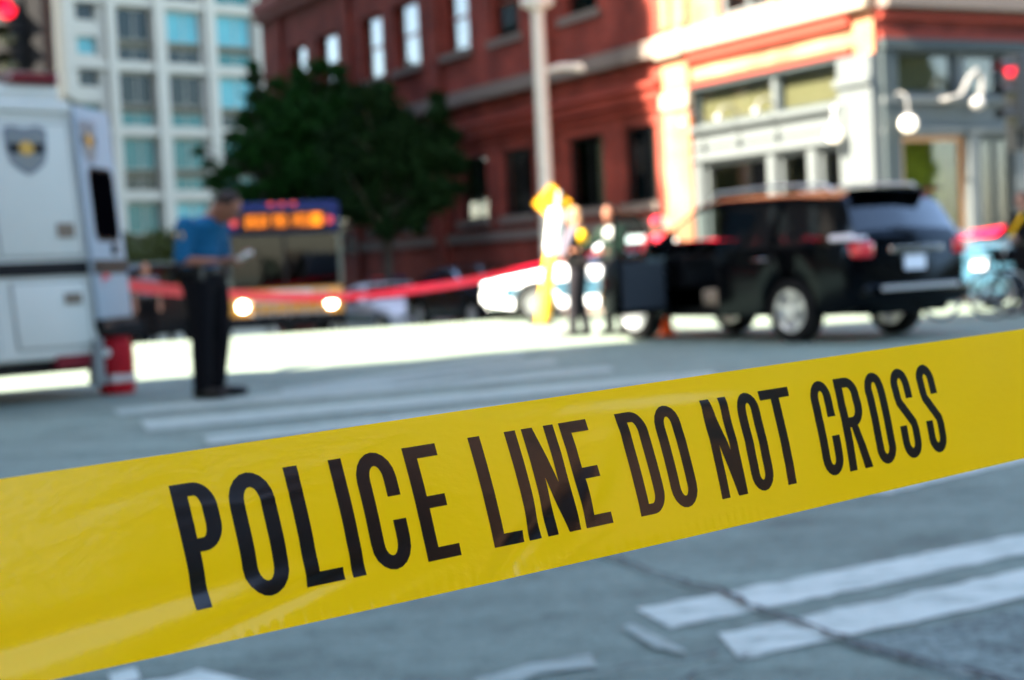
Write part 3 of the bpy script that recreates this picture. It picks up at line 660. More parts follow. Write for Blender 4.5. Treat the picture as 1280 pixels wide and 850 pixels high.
p=GX(156,62); tree(p,5,(.4,0,3.6),(1.7,1.5,1.5),6000,M['leaf_lit'],'sunlit yellow green tree at the foot of the tower',.16,11,.16,group='sunlit trees beyond the street')
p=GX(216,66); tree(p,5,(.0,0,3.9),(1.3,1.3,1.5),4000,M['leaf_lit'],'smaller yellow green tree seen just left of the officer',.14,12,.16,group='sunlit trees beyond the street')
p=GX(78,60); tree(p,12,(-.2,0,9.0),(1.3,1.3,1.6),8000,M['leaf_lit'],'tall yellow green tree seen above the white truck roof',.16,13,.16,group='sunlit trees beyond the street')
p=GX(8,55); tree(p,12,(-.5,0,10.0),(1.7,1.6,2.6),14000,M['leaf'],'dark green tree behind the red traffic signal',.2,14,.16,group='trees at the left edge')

# ---------------------------------------------------------------- vehicles
def wheel_meshes(rt_,w_,rim_m,spokes=5):
    Mx=Matrix.Rotation(R(90),4,'X')
    ty=MB().lathe([(rt_*.66,-w_*.45),(rt_*.92,-w_*.5),(rt_,-w_*.36),(rt_,w_*.36),(rt_*.92,w_*.5),(rt_*.66,w_*.45)],32,Mx,closed=True).mesh('tyre',M['rubber'],smooth=True)
    rm=MB(); rr=rt_*.68
    rm.lathe([(rr,-w_*.44),(rr,w_*.44),(rr*.9,w_*.44),(rr*.88,w_*.1),(rr*.88,-w_*.44)],28,Mx,closed=True)
    rm.lathe([(.01,-w_*.1),(rr*.86,-w_*.1),(rr*.86,-.06*w_),(.01,-.06*w_)],20,Mx)
    for k in range(spokes):
        T=Matrix.Rotation(2*math.pi*k/spokes,4,'Y'); rm.box(-rr*.13,rr*.13,-w_*.40,-w_*.28,rr*.1,rr*.93,T)
        rm.box(-rr*.13,rr*.13,w_*.28,w_*.40,rr*.1,rr*.93,T)
    rm.lathe([(rr*.22,-w_*.45),(rr*.22,w_*.45)],14,Mx)
    return ty, rm.mesh('rim',rim_m,smooth=True,bevel=0)
def add_wheel(parent,loc,rt_,w_,ms,steer=0):
    e=link(ms[0],'wheel',parent,Matrix.Translation(loc)@Matrix.Rotation(steer,4,'Z')); link(ms[1],'rim',e); return e

def car(name,label,cat,loc,heading,spec,paint,group=None):
    e=empty(name,loc,ang(heading),label,cat,group)
    tp=spec['top']; wd=spec['width']; belt=spec['belt']; sill=spec['sill']; xf,xr=spec['xf'],spec['xr']; rw=spec['rw']; tum=spec.get('tum',.36)
    glass=spec.get('glass',M['glass_clear']); AR=rw+.07
    Z=lambda x: float(np.interp(x,[a for a,b in tp],[b for a,b in tp])); Wd=lambda x: float(np.interp(x,[a for a,b in wd],[b for a,b in wd]))
    x0,x1=tp[0][0],tp[-1][0]
    def zl(x):
        z=sill+ (0.10*max(0,(abs(x)-(x1-.5))/.5) if abs(x)>x1-.5 else 0)
        for xw in (xf,xr):
            d=abs(x-xw)
            if d<AR: z=max(z,rw+math.sqrt(AR*AR-d*d)-.02)
        return z
    def ring(x):
        w_=Wd(x); zt=Z(x); bz=min(belt,zt-.07); zlo=zl(x); mid=max(zlo+.02,min(.62*bz+.12,bz-.04)); ze=max(bz+.01,zt-.07); zw=max(bz+.005,ze-.05)
        yy=lambda z: w_-.015-tum*(z-bz)
        return [(0,sill),(w_-.3,sill),(w_-.28,max(sill,zlo-.01)),(w_-.03,zlo),(w_,mid),(w_-.015,bz),(yy(zw),zw),(yy(ze),ze),(yy(ze)-.12,zt-.012),(0,zt+.02)]
    marks=set()
    for a,b in spec['side']: marks|={a,b}
    for a,b in (spec['ws'],spec['rs']): marks|={a,b}
    door=spec.get('door')
    if door: marks|={door[0],door[1]}
    xs=sorted(set(round(v,4) for v in list(np.arange(x0,x1+.001,.12))+[xw+AR*math.cos(t) for xw in (xf,xr) for t in np.linspace(0,math.pi,13)]+list(marks)+[x0,x1,x0+.03,x1-.03,x0+.07,x1-.07]))
    rings=[ring(x) for x in xs]; nr=10
    body=MB(); vs=[]
    for x,rg_ in zip(xs,rings):
        for y,z in rg_: vs.append((x,y,z))
        for y,z in rg_: vs.append((x,-y,z))
    fs=[]
    def inr(x,rng): return any(a-1e-4<=x<=b+1e-4 for a,b in rng)
    panes={}
    for i in range(len(xs)-1):
        xm=(xs[i]+xs[i+1])/2
        for side in (0,1):
            for r in range(nr-1):
                q=(i*2*nr+side*nr+r,i*2*nr+side*nr+r+1,(i+1)*2*nr+side*nr+r+1,(i+1)*2*nr+side*nr+r)
                if r==5 and inr(xm,spec['side']):
                    k=[j for j,(a,b) in enumerate(spec['side']) if a<=xm<=b][0]
                    if door and side==0 and door[0]<xm<door[1]: continue
                    panes.setdefault(('window',side,k),[]).append(q); continue
                if r in (7,8) and (spec['ws'][0]<xm<spec['ws'][1]): panes.setdefault(('windshield',0,0),[]).append(q); continue
                if r in (7,8) and (spec['rs'][0]<xm<spec['rs'][1]): panes.setdefault(('rear_window',0,0),[]).append(q); continue
                if door and side==0 and r in (3,4) and door[0]<xm<door[1]: continue
                fs.append(q)
    for i in (0,len(xs)-1):
        b=i*2*nr; fs.append(tuple([b+k for k in range(nr)]+[b+nr+k for k in range(nr-1,0,-1)]))
    body.add(vs,fs); body.build('body',paint,e,smooth=True)
    for (nm,side,k),qs in panes.items():
        mb=MB(); used=sorted(set(i for q in qs for i in q)); mp={u:j for j,u in enumerate(used)}
        pv=[]
        for u in used:
            v=Vector(vs[u]); sgn=1 if nm!='window' else 1
            if nm=='window': v.y-=math.copysign(.008,v.y)
            else: v.z-=.006
            pv.append(v)
        mb.add(pv,[tuple(mp[i] for i in q) for q in qs]); g=glass
        if nm=='window' and spec.get('rear_tint') and k<spec['rear_tint']: g=M['glass_dark']
        if nm=='rear_window' and spec.get('rear_tint'): g=M['glass_dark']
        mb.build(nm,g,e,smooth=True)
    ms=wheel_meshes(rw,.23,spec.get('rim',M['rim']),spec.get('spokes',5))
    for xw in (xf,xr):
        for s in (1,-1): add_wheel(e,(xw,s*(Wd(xw)-.13),rw),rw,.23,ms)
    # seats and dash
    sm=spec.get('seatm',M['seat_dark'])
    for s in (1,-1):
        mb=MB(); xx=spec['seatx']; mb.box(xx-.25,xx+.27,s*.4-.25,s*.4+.25,sill+.12,sill+.32); mb.box(xx-.38,xx-.22,s*.4-.24,s*.4+.24,sill+.25,sill+.85); mb.box(xx-.36,xx-.26,s*.4-.12,s*.4+.12,sill+.86,sill+1.02)
        mb.build('seat',sm,e,bevel=.04,smooth=True)
    mb=MB(); mb.box(spec['seatx']-1.2,spec['seatx']-.75,-.65,.65,sill+.12,sill+.35); mb.box(spec['seatx']-1.32,spec['seatx']-1.15,-.65,.65,sill+.3,sill+.85); mb.build('seat',sm,e,bevel=.04,smooth=True)
    mb=MB(); mb.box(spec['ws'][0]+.25,spec['ws'][1]-.12,-.7,.7,sill+.35,min(belt,Z(spec['ws'][1])-.1)-.04); mb.build('dashboard',M['black_trim'],e,bevel=.03)
    mb=MB(); mb.box(xr+.5,spec['ws'][1]-.2,-.75,.75,sill+.02,sill+.08); mb.build('floor_pan',M['black_trim'],e)
    # mirrors, handles, lines, bumpers
    ysd=lambda x,z: Wd(x)-.015 if z<belt else Wd(x)-.015-tum*(z-belt)
    for s in (1,-1):
        mx=spec['ws'][1]-.28
        mb=MB(); mb.ell((mx,s*(ysd(mx,belt)+.13),belt+.08),(.09,.12,.085),n=10,k=6); mb.tube([(mx,s*(ysd(mx,belt)-.02),belt+.02),(mx,s*(ysd(mx,belt)+.1),belt+.06)],.02,6); mb.build('side_mirror',paint,e,smooth=True)
        for hx in spec['handles']:
            if door and s==1 and door[0]<hx<door[1]: continue
            zz=belt-.12; mb=MB(); mb.tube([(hx-.11,s*(Wd(hx)+.0),zz),(hx-.08,s*(Wd(hx)+.035),zz),(hx+.08,s*(Wd(hx)+.035),zz),(hx+.11,s*(Wd(hx)+.0),zz)],.014,6); mb.build('door_handle',spec.get('handlem',M['chrome']),e,smooth=True)
        for lx in spec['lines']:
            mb=MB(); zz=np.linspace(zl(lx)+.04,belt-.01,7); 
            def ysec(x,z):
                rg_=ring(x); zs=[rg_[3][1],rg_[4][1],rg_[5][1]]; return float(np.interp(z,zs,[rg_[3][0],rg_[4][0],rg_[5][0]]))
            mb.tube([(lx,s*(ysec(lx,z)+.0005),z) for z in zz],.006,5); mb.build('door_seam',M['black_trim'],e)
    # front
    hz=spec['hz']; 
    for s in (1,-1):
        yy=Wd(x1)-.10; mb=MB(); mb.ell((x1-.1,s*(yy+.02),hz),(.17,.19,.08),n=14,k=8); mb.build('headlight',spec.get('lensm',M['lens']),e,smooth=True)
        yy=Wd(x0)-.06; mb=MB(); T=Matrix.Translation((x0+.10,s*(yy),spec['tz'])); mb.box(-.13,.13,-.12,.12,-.09,.09,T); mb.build('tail_light',M['tail'],e,bevel=.05,smooth=True,segs=3)
    mb=MB(); mb.box(x1-.02,x1+.03,-.5,.5,hz-.10,hz+.05); mb.build('grille',M['black_trim'],e,bevel=.015)
    mb=MB(); mb.box(x1-.25,x1+.07,-Wd(x1)+.02,Wd(x1)-.02,sill+.1,sill+.34); mb.build('bumper',spec.get('bump',paint),e,bevel=.06,smooth=True,segs=3)
    mb=MB(); mb.box(x0-.07,x0+.25,-Wd(x0)+.0,Wd(x0)-.0,sill+.12,sill+.34); mb.build('bumper',spec.get('bump',paint),e,bevel=.06,smooth=True,segs=3)
    mb=MB(); mb.box(x0-.025,x0+.0,-.17,.17,spec['pz'],spec['pz']+.16); mb.build('licence_plate',M['plate'],e,bevel=.004)
    e['_z']=0; del e['_z']
    return e,dict(Z=Z,Wd=Wd,ring=ring,zl=zl,ysd=ysd)
SEDAN=dict(top=[(-2.35,.92),(-2.2,1.02),(-1.75,1.06),(-1.15,1.36),(-.6,1.45),(.15,1.45),(1.0,1.03),(1.1,.99),(2.0,.86),(2.3,.74),(2.38,.62)],
 width=[(-2.35,.78),(-2.2,.86),(-1.5,.92),(1.5,.92),(2.1,.86),(2.38,.68)],belt=.93,sill=.24,xf=1.45,xr=-1.35,rw=.33,tum=.42,
 side=[(-1.35,-.95),(-.88,-.02),(.06,.72)],ws=(.22,.98),rs=(-1.7,-1.12),seatx=.1,handles=(-.72,.22),lines=(-.9,.02,.9),hz=.68,tz=.82,pz=.62)
SUV=dict(top=[(-2.40,1.12),(-2.34,1.22),(-2.12,1.62),(-2.05,1.67),(-1.2,1.72),(0,1.72),(.35,1.67),(1.15,1.20),(1.3,1.14),(2.0,1.04),(2.3,.92),(2.40,.78)],
 width=[(-2.40,.83),(-2.3,.90),(-1.8,.95),(1.6,.95),(2.1,.90),(2.40,.70)],belt=1.08,sill=.30,xf=1.42,xr=-1.37,rw=.365,tum=.34,
 side=[(-2.02,-1.2),(-1.08,-.28),(-.18,.62)],ws=(.42,1.12),rs=(-2.33,-2.13),seatx=.15,handles=(-.95,-.05),lines=(-1.14,-.23,.85),hz=.86,tz=1.02,pz=.78)
# black SUV with its driver's door open
sp=dict(SUV); sp.update(door=(-.18,.80),rear_tint=2,seatm=M['seat'],handlem=M['chrome'])
uh=Vector((-.57,.82)).normalized(); lh=Vector((-uh.y,uh.x)) # left of heading
rl=Vector(((997-640)/2000*18.2,18.2)); cen=rl - lh*.82 + uh*1.37
suv,S_=car('suv',"black SUV parked with its driver's door swung open and roof rails",'car',(cen.x,cen.y,0),uh,sp,M['paint_black'])
for s in (1,-1):
    y=s*(.95-.34*.6-.04); MB().tube([(.1,y,1.70),(.0,y,1.775),(-1.0,y,1.80),(-1.8,y,1.76),(-1.9,y,1.68)],.02,8).build('roof_rail',M['grey_metal'],suv,smooth=True)
MB().box(-2.30,-2.02,-.62,.62,1.66,1.70).build('rear_spoiler',M['paint_black'],suv,bevel=.012)
MB().box(-2.45,-2.40,-.42,.42,.98,1.045).build('tailgate_trim',M['chrome'],suv,bevel=.012)
MB().box(-2.50,-2.42,-.62,.62,.565,.615).build('bumper_strip',M['grey_metal'],suv,bevel=.01)
for s in (1,-1):
    MB().box(-2.44,-2.1,s*.86-.09,s*.86+.072,1.12,1.17).build('tail_light',M['tail_clear'],suv,bevel=.04,smooth=True,label='clear upper lens of the tail light cluster')
    MB().box(-2.36,-2.02,s*.90-.03,s*.90+.05,1.12,1.2).build('quarter_lens',M['tail_clear'],suv,bevel=.04,smooth=True)
MB().tube([(-2.40,-.05,1.17),(-2.37,.25,1.26)],.012,6).build('rear_wiper',M['black_trim'],suv)
# swung door, built in hinge space: x from hinge rearwards
hx,hy=.80,.93
dm=Matrix.Translation((hx,hy,0))@Matrix.Rotation(R(180-78),4,'Z')
dd=MB(); dd.box(0,.98,-.05,.05,.36,1.06); door=dd.build('door',M['paint_black'],suv,bevel=.03,smooth=True,mtx=dm)
MB().box(.08,.9,.051,.085,.42,1.0).build('door_panel',M['grey_metal'] if 0 else mat('grey_door_trim',(.025,.03,.035),.6),door,bevel=.02)
MB().box(.08,.9,-.085,-.051,.42,1.0).build('door_panel',mat('grey_door_trim_lining',(.03,.035,.04),.6),door,bevel=.02)
fr_=MB(); fr_.tube([(.02,0,1.06),(.42,0,1.52),(.5,0,1.58),(.92,0,1.61),(.96,0,1.06)],.022,6); fr_.build('window_frame',M['paint_black'],door)
MB().prism([(.05,1.05),(.44,1.53),(.52,1.57),(.9,1.60),(.94,1.05)],-.004,.004,lambda a,b,d:Vector((a,d,b))).build('window',M['glass_clear'],door)
MB().box(.35,.75,-.13,-.085,.72,.80).build('armrest',M['seat'],door,bevel=.02)
mb=MB(); mb.lathe([(.17,-.012),(.19,-.012),(.19,.012),(.17,.012)],20,Matrix.Translation((.62,.4,1.02))@Matrix.Rotation(R(65),4,'Y'),closed=True); mb.box(-.17,.17,-.015,.015,-.01,.01,Matrix.Translation((.62,.4,1.02))@Matrix.Rotation(R(65),4,'Y')); mb.build('steering_wheel',M['black_trim'],suv)

# white and light blue patrol sedan
def patrol(loc,hd,label,group='white and blue patrol cars',paint='paint_white',stripe='paint_blue'):
    sp=dict(SEDAN); e,S=car('patrol_car',label,'car',loc,hd,sp,M[paint],group)
    for s in (1,-1):
        mb=MB(); pts=[]
        xs_=np.linspace(-2.1,2.15,30)
        v=[];f=[]
        for x in xs_:
            r_=S['ring'](x); a=max(r_[3][1]+.01,.42); b=r_[4][1]+.02
            a=min(a,b-.01); ya=np.interp(a,[r_[3][1],r_[4][1]],[r_[3][0],r_[4][0]]); yb=np.interp(b,[r_[4][1],r_[5][1]],[r_[4][0],r_[5][0]])
            v+= [(x,s*(ya+.004),a),(x,s*(yb+.004),b)]
        for i in range(len(xs_)-1): f.append((2*i,2*i+1,2*i+3,2*i+2))
        mb.add(v,f); mb.build('side_stripe',M[stripe],e,fix=False)
    lb=MB().box(-.12,.12,-.55,.55,1.48,1.58).build('light_bar',M['black_trim'],e,bevel=.02)
    MB().box(-.11,.11,-.53,-.1,1.50,1.60).build('light_lens',M['tail'],lb,bevel=.02); MB().box(-.11,.11,.1,.53,1.50,1.60).build('light_lens',M['bus_blue'],lb,bevel=.02)
    return e
patrol((1.98,29.45,0),Vector((-1,.10)),'white and light blue patrol car side on behind the leaning yellow post')
patrol((9.3,25.6,0),Vector((.884,.466)),'light blue patrol car with a white stripe behind the parked bicycles','white and blue patrol cars','paint_blue','paint_white')
p=AB(38.6,16.75); patrol((p.x,p.y,p.z),Vector((.466,-.884)),'white and blue patrol car low beside the bus')
def dark_car(loc,hd,label,spec=SEDAN,sc_=1):
    sp=dict(spec); sp['handlem']=M['black_trim']; e,_=car('parked_car',label,'car',loc,hd,sp,M['paint_navy'],'dark parked cars'); e.scale=(sc_,)*3; return e
p=AB(33.4,16.75); dark_car(p,Vector((.466,-.884)),'dark navy car parked by the kerb in front of the brick building')
p=GX(150,34); dark_car(p,Vector((-.50,-.86)),'dark navy SUV between the white truck and the standing officer',SUV,1.08)

# bus
def bus(loc,hd):
    e=empty('city_bus',loc,ang(hd),'city bus with headlights on and a glowing orange destination sign','bus')
    L,Wb,H=12,1.28,3.05
    def prof(z): return 1.0
    mb=MB(); mb.box(-L,-.02,-Wb,Wb,.32,1.15); mb.build('lower_body',M['bus_yellow'],e,bevel=.08,smooth=True,segs=3)
    mb=MB(); mb.box(-L,-.06,-Wb+.01,Wb-.01,1.15,2.35); 
    b=MB(); b.box(-L,-.5,-Wb,Wb,1.151,1.3); b.box(-L,-.5,-Wb,Wb,2.2,2.35)
    for k in range(8): b.box(-L+.1+k*1.6,-L+.28+k*1.6,-Wb,Wb,1.3,2.2)
    b.box(-L,-L+.1,-Wb,Wb,1.151,2.35)
    for s in (1,-1): b.box(-.12,-.0,s*Wb-.09*(s>0),s*Wb+.09*(s<0),1.151,2.3)
    b.build('upper_body',M['bus_green'],e)
    mb=MB(); mb.box(-L,-.03,-Wb,Wb,2.351,H); mb.build('roof_section',M['bus_blue'],e,bevel=.13,smooth=True,segs=4)
    MB().box(-L+.2,-.3,-Wb+.2,Wb-.2,.7,1.16).build('floor',M['black_trim'],e)
    for k in range(7):
        for s in (1,-1):
            x=-L+.28+k*1.6; MB().box(x,x+1.42,s*(Wb-.02)-.01,s*(Wb-.02)+.01,1.3,2.2).build('side_window',M['glass_dark'],e)
    MB().box(-.06,-.035,-Wb+.1,-.03,1.2,2.33).build('windshield',M['glass_bus'],e); MB().box(-.06,-.035,.03,Wb-.1,1.2,2.33).build('windshield',M['glass_bus'],e)
    MB().box(-.09,-.01,-.03,.03,1.16,2.34).build('windshield_post',M['black_trim'],e)
    sg=MB().box(-.06,.012,-.98,.98,2.42,2.86).build('destination_sign',M['black_trim'],e,bevel=.02)
    rr=random.Random(5); y=.60
    mb=MB()
    while y>-.80:
        wl=.085
        for k in range(5):
            for j in range(7):
                if rr.random()<.72: mb.box(.013,.02,y-wl+wl*k/5*.95,y-wl+wl*(k+.8)/5*.95,2.5+.04*j,2.534+.04*j)
        y-=.105 if rr.random()<.85 else .2
    tag(mb.build('led_characters',M['led'],sg),kind='stuff')
    MB().box(.0,.02,.62,.86,2.50,2.78).build('route_number_light',M['led'],sg)
    for yy in (-1.08,1.02): MB().ell((.0,yy,2.62),(.03,.09,.09),n=10,k=6).build('marker_light',M['led_red'],e,smooth=True)
    for yy in (-.25,0,.25): MB().ell((-.04,yy,3.0),(.05,.07,.045),n=10,k=6).build('roof_marker',M['led_red'],e,smooth=True)
    for s in (1,-1):
        MB().lathe([(.115,0),(.115,.04),(.07,.06)],18,Matrix.Translation((-.03,s*.98,.78))@Matrix.Rotation(R(90),4,'Y')).build('headlight',M['head_on'],e,smooth=True)
        MB().box(-.03,.012,s*.72-.08,s*.72+.08,.70,.86).build('indicator',M['bus_yellow'],e,bevel=.01)
        mb=MB(); mb.tube([(-.05,s*1.2,2.5),(.35,s*1.42,2.45),(.38,s*1.45,2.2)],.02,6); mb.box(.3,.42,s*1.45-.1,s*1.45+.1,1.8,2.2); mb.build('side_mirror',M['black_trim'],e,bevel=.01)
        MB().tube([(-.02,s*.3,1.24),(.01,s*.62,2.0)],.015,6).build('wiper',M['black_trim'],e)
    MB().box(-.2,.12,-Wb,Wb,.30,.56).build('bumper',M['black_trim'],e,bevel=.05,smooth=True,segs=3)
    mb=MB()
    for z in (.62,.86,1.08): mb.tube([(.14,-.85,z),(.5,-.85,z-.02),(.5,.85,z-.02),(.14,.85,z)],.022,6)
    for yy in (-.7,-.35,0,.35,.7): mb.tube([(.12,yy,.5),(.5,yy,1.06)],.018,6)
    mb.build('bike_rack',M['grey_metal'],e)
    MB().box(-.02,.014,-.55,.55,.88,1.1).build('front_panel',M['barrier_white'],e,bevel=.01)
    ms=wheel_meshes(.48,.28,M['grey_metal'],8)
    for x in (-2.6,-8.8):
        for s in (1,-1): add_wheel(e,(x,s*(Wb-.12),.48),.48,.28,ms)
    MB().box(-1.1,-.6,.3,.8,1.16,1.55).build('driver_seat',M['seat_dark'],e,bevel=.04)
    for k in range(6):
        for s in (1,-1): MB().box(-3.2-k*1.3,-3.0-k*1.3,s*.75-.4,s*.75+.4,1.16,1.75).build('passenger_seat',M['bus_blue'],e,bevel=.03)
    return e
p=GX(362,35.4); bus(p,Vector((.27,-.96)))

# white police truck at left
tv=Vector((.72,.69)).normalized()
tr=empty('police_truck',(-3.78,14.7,0),ang(tv),'white police box truck with shield badge, black stripe and rear door swung open','truck')
# local: x along side (0 = rear corner, negative to the left), y away from us
MB().box(-6.4,0,0,2.3,.38,2.72).build('box_body',M['truck_white'],tr,bevel=.05,smooth=True,segs=3)
MB().box(-6.3,-.05,.08,2.2,2.72,2.86).build('roof',M['truck_white'],tr,bevel=.05,smooth=True)
MB().box(-4.6,-.62,.25,1.9,2.86,3.12).build('roof_unit',M['truck_white'],tr,bevel=.04,smooth=True)
MB().box(-.55,-.06,.04,.22,2.86,2.97).build('warning_light',mat('dark_red_lens',(.10,.004,.01),.2,coat=1),tr,bevel=.02)
MB().box(-6.38,-.01,-.03,.0,2.60,2.68).build('gutter',M['truck_white'],tr,bevel=.01)
MB().box(-6.4,.015,-.015,0,1.14,1.27).build('black_stripe',M['black_trim'],tr)
for x0_,x1_,z0_,z1_ in [(-.86,-.08,1.32,2.5),(-.80,-.09,.5,1.08),(-1.9,-.98,1.32,2.5),(-1.9,-.98,.5,1.08),(-3.0,-2.05,1.32,2.5)]:
    o=MB().box(x0_,x1_,-.02,.0,z0_,z1_).build('compartment_door',M['truck_white'],tr,bevel=.012,smooth=True)
    mb=MB(); g=.012
    for q in [(x0_-g,x0_,z0_-g,z1_+g),(x1_,x1_+g,z0_-g,z1_+g),(x0_,x1_,z0_-g,z0_),(x0_,x1_,z1_,z1_+g)]: mb.box(q[0],q[1],-.008,.002,q[2],q[3])
    mb.build('door_gasket',M['truck_trim'],o)
    MB().box(x1_-.22,x1_-.05,-.035,-.02,(z0_+.16) if z1_>2 else z1_-.2,(z0_+.29) if z1_>2 else z1_-.1).build('latch',mat('worn_latch_metal',(.16,.13,.10),.5,metal=.5),o,bevel=.006)
def shield(fn,s,parent):
    pts=[(-.5,.42),(-.3,.5),(0,.44),(.3,.5),(.5,.42),(.47,0),(.4,-.28),(.2,-.45),(0,-.55),(-.2,-.45),(-.4,-.28),(-.47,0)]
    o=MB().prism([(a*s,b*s) for a,b in pts],0,.004,fn).build('shield_badge',M['badge_grey'],parent)
    MB().prism([(a*s*.82,b*s*.84) for a,b in pts],.004,.006,fn).build('badge_field',M['truck_trim'],o)
    MB().prism([(-.4*s,-.08*s),(.4*s,-.08*s),(.41*s,.12*s),(-.41*s,.12*s)],.006,.008,fn).build('badge_band',M['black_trim'],o)
    MB().prism([(.17*s*math.cos(t),.02*s+.15*s*math.sin(t)) for t in np.linspace(0,2*math.pi,17)[:-1]],.008,.011,fn).build('badge_seal',M['badge_gold'],o)
    mb=MB()
    for k in range(6): mb.prism([((-.3+.1*k)*s,.24*s),((-.24+.1*k)*s,.24*s),((-.24+.1*k)*s,.34*s),((-.3+.1*k)*s,.34*s)],.006,.008,fn)
    mb.build('badge_lettering',M['badge_grey'],o)
shield(lambda a,b,d:Vector((-.50+a,-.022-d,2.27+b)),.42,tr)
MB().box(-6.4,-.0,.1,2.2,.26,.378).build('chassis',M['black_trim'],tr)
ms=wheel_meshes(.42,.26,M['grey_metal'],8)
for x in (-4.9,-1.75):
    for s in (.2,2.08): add_wheel(tr,(x,s,.42),.42,.26,ms)
MB().box(-.45,-.1,-.01,.35,.30,.42).build('running_board',mat('dark_red_trim',(.12,.01,.015),.5),tr,bevel=.01)
MB().box(-.10,.0,-.06,.08,.12,.55).build('rear_corner_post',M['truck_trim'],tr,bevel=.01)
MB().box(-.3,.55,.15,2.1,.55,.68).build('rear_step',M['black_trim'],tr,bevel=.02)
# open rear door
dw=Vector((.12,.993)); rel=ang(dw)-ang(tv); dmx=Matrix.Translation((-.02,-.035,0))@Matrix.Rotation(rel,4,'Z')
rd=MB().box(0,.86,-.03,.03,.72,2.68).build('rear_door',mat('satin_door_paint',(.27,.31,.33),.75),tr,bevel=.025,smooth=True,mtx=dmx)
def rr_poly(x0,x1,z0,z1,r):
    pts=[]
    for cx,cz,a0 in ((x1-r,z1-r,0),(x0+r,z1-r,90),(x0+r,z0+r,180),(x1-r,z0+r,270)):
        for k in range(5): t=R(a0+22.5*k); pts.append((cx+r*math.cos(t),cz+r*math.sin(t)))
    return pts
MB().prism(rr_poly(.16,.72,1.47,2.10,.08),.031,.036,lambda a,b,d:Vector((a,-d,b))).build('window',mat('privacy_glass',(.001,.001,.0015),.6,spec=.0),rd)
MB().prism(rr_poly(.13,.75,1.44,2.13,.1),.030,.033,lambda a,b,d:Vector((a,-d,b))).build('window_seal',M['black_trim'],rd)
MB().box(0,.862,-.036,-.03,1.14,1.27).build('black_stripe',M['black_trim'],rd)
shield(lambda a,b,d:Vector((.24+a,-.031-d,2.36+b)),.40,rd)
MB().box(.5,.6,-.06,-.03,1.32,1.42).build('door_handle',M['black_trim'],rd,bevel=.01)
MB().box(.02,.86,-.05,.04,.62,.72).build('door_bottom_rail',M['black_trim'],rd)

# the box leans forward towards its roof
bpy.context.view_layer.update()
for o in list(tr.children_recursive):
    if o.type!='MESH' or o.name.split('.')[0] in ('wheel','rim','tyre','chassis','running_board','rear_corner_post','rear_step'): continue
    Tm=tr.matrix_world.inverted()@o.matrix_world; Ti=Tm.inverted()
    for v in o.data.vertices:
        q=Tm@v.co; q.x-=.07*(q.z-.45); v.co=Ti@q
# red drum beside the truck
p=g2(147,492); dr_=empty('red_drum',(p.x,p.y,0),0,'red round shouldered drum with a silver band beside the truck step','drum')
MB().lathe([(.12,.0),(.165,.01),(.17,.10),(.175,.30),(.17,.46),(.14,.56),(.07,.62),(.0001,.63)],28).build('shell',M['drum_red'],dr_,smooth=True)
MB().lathe([(.176,.12),(.182,.12),(.182,.19),(.176,.19)],28,None,closed=True).build('silver_band',M['grey_metal'],dr_,smooth=True)
MB().ell((-.04,-.168,.40),(.045,.014,.04),n=12,k=8).build('pale_label',M['barrier_white'],dr_,smooth=True)  # small pale oval on the drum's side
MB().tube([(-.07,0,.60),(-.07,0,.67),(.07,0,.67),(.07,0,.60)],.012,6).build('carry_handle',M['bus_blue'],dr_,smooth=True)
p=g2(365,438); o=MB().lathe([(.34,.004),(.36,.012),(.30,.012),(.0001,.012)],28,Matrix.Translation((p.x,p.y,0))).build('manhole_cover',M['crack']); tag(o,'dark round manhole cover in the sunlit road','manhole cover')

# ---------------------------------------------------------------- street furniture
p=GX(691,36.0); po=empty('street_light',(p.x,p.y,p.z+.14),0,'tall pale grey street light pole before the brick wall','street light')
MB().tube([(0,0,0),(0,0,.5),(0,0,5.2),(0,0,11)],[.24,.17,.15,.12],14).build('pole',M['pole'],po,smooth=True)
MB().lathe([(.25,0),(.30,.05),(.30,.35),(.22,.5)],16).build('base',M['pole'],po,smooth=True)
MB().lathe([(.16,6.75),(.26,6.85),(.26,7.1),(.16,7.25)],14).build('collar',M['pole'],po,smooth=True)
MB().tube([(.1,0,5.42),(.5,0,5.5),(.9,0,5.46),(.98,0,5.4)],[.06,.08,.09,.05],8).build('side_arm',M['pole'],po,smooth=True)
mb=MB(); mb.ell((-.28,0,6.95),(.1,.1,.12)); mb.ell((.28,0,6.95),(.1,.1,.12)); mb.build('bracket',M['pole'],po,smooth=True)
MB().tube([(0,0,10.9),(-.6,0,11.6),(-2.2,-.3,11.9)],[.09,.07,.05],8).build('lamp_arm',M['pole'],po,smooth=True)
MB().ell((-2.5,-.35,11.88),(.42,.16,.1)).build('lamp_head',M['grey_metal'],po,smooth=True)
# amber diamond sign on a leaning yellow and white post
p=GX(679,26.8); ps=empty('warning_sign',p,0,'amber diamond warning sign on a leaning yellow and white post','sign')
top=W(696,262,26.8)-p; Lp=top
MB().tube([(0,0,0),Lp*.62],[.12,.105],14).build('post',M['barrier_yellow'],ps,smooth=True)
MB().tube([Lp*.62,Lp*1.0],[.115,.125],14).build('sleeve',M['barrier_white'],ps,smooth=True)
MB().tube([Lp*1.0,Lp*1.16],[.03,.03],8).build('stub',M['grey_metal'],ps,smooth=True)
c=W(690,253,26.75)-p
MB().prism([(-.31,0),(0,-.31),(.31,0),(0,.31)],0,.02,lambda a,b,d:Vector((c.x+a,c.y+.1+d,c.z+b))).build('sign_plate',M['sign_orange'],ps,bevel=.006)
MB().prism([(-.03,-.16),(.03,-.16),(.03,.05),(.09,.05),(0,.18),(-.09,.05),(-.03,.05)],-.004,0,lambda a,b,d:Vector((c.x+a,c.y+.1+d,c.z+b))).build('arrow_symbol',M['black_trim'],ps)
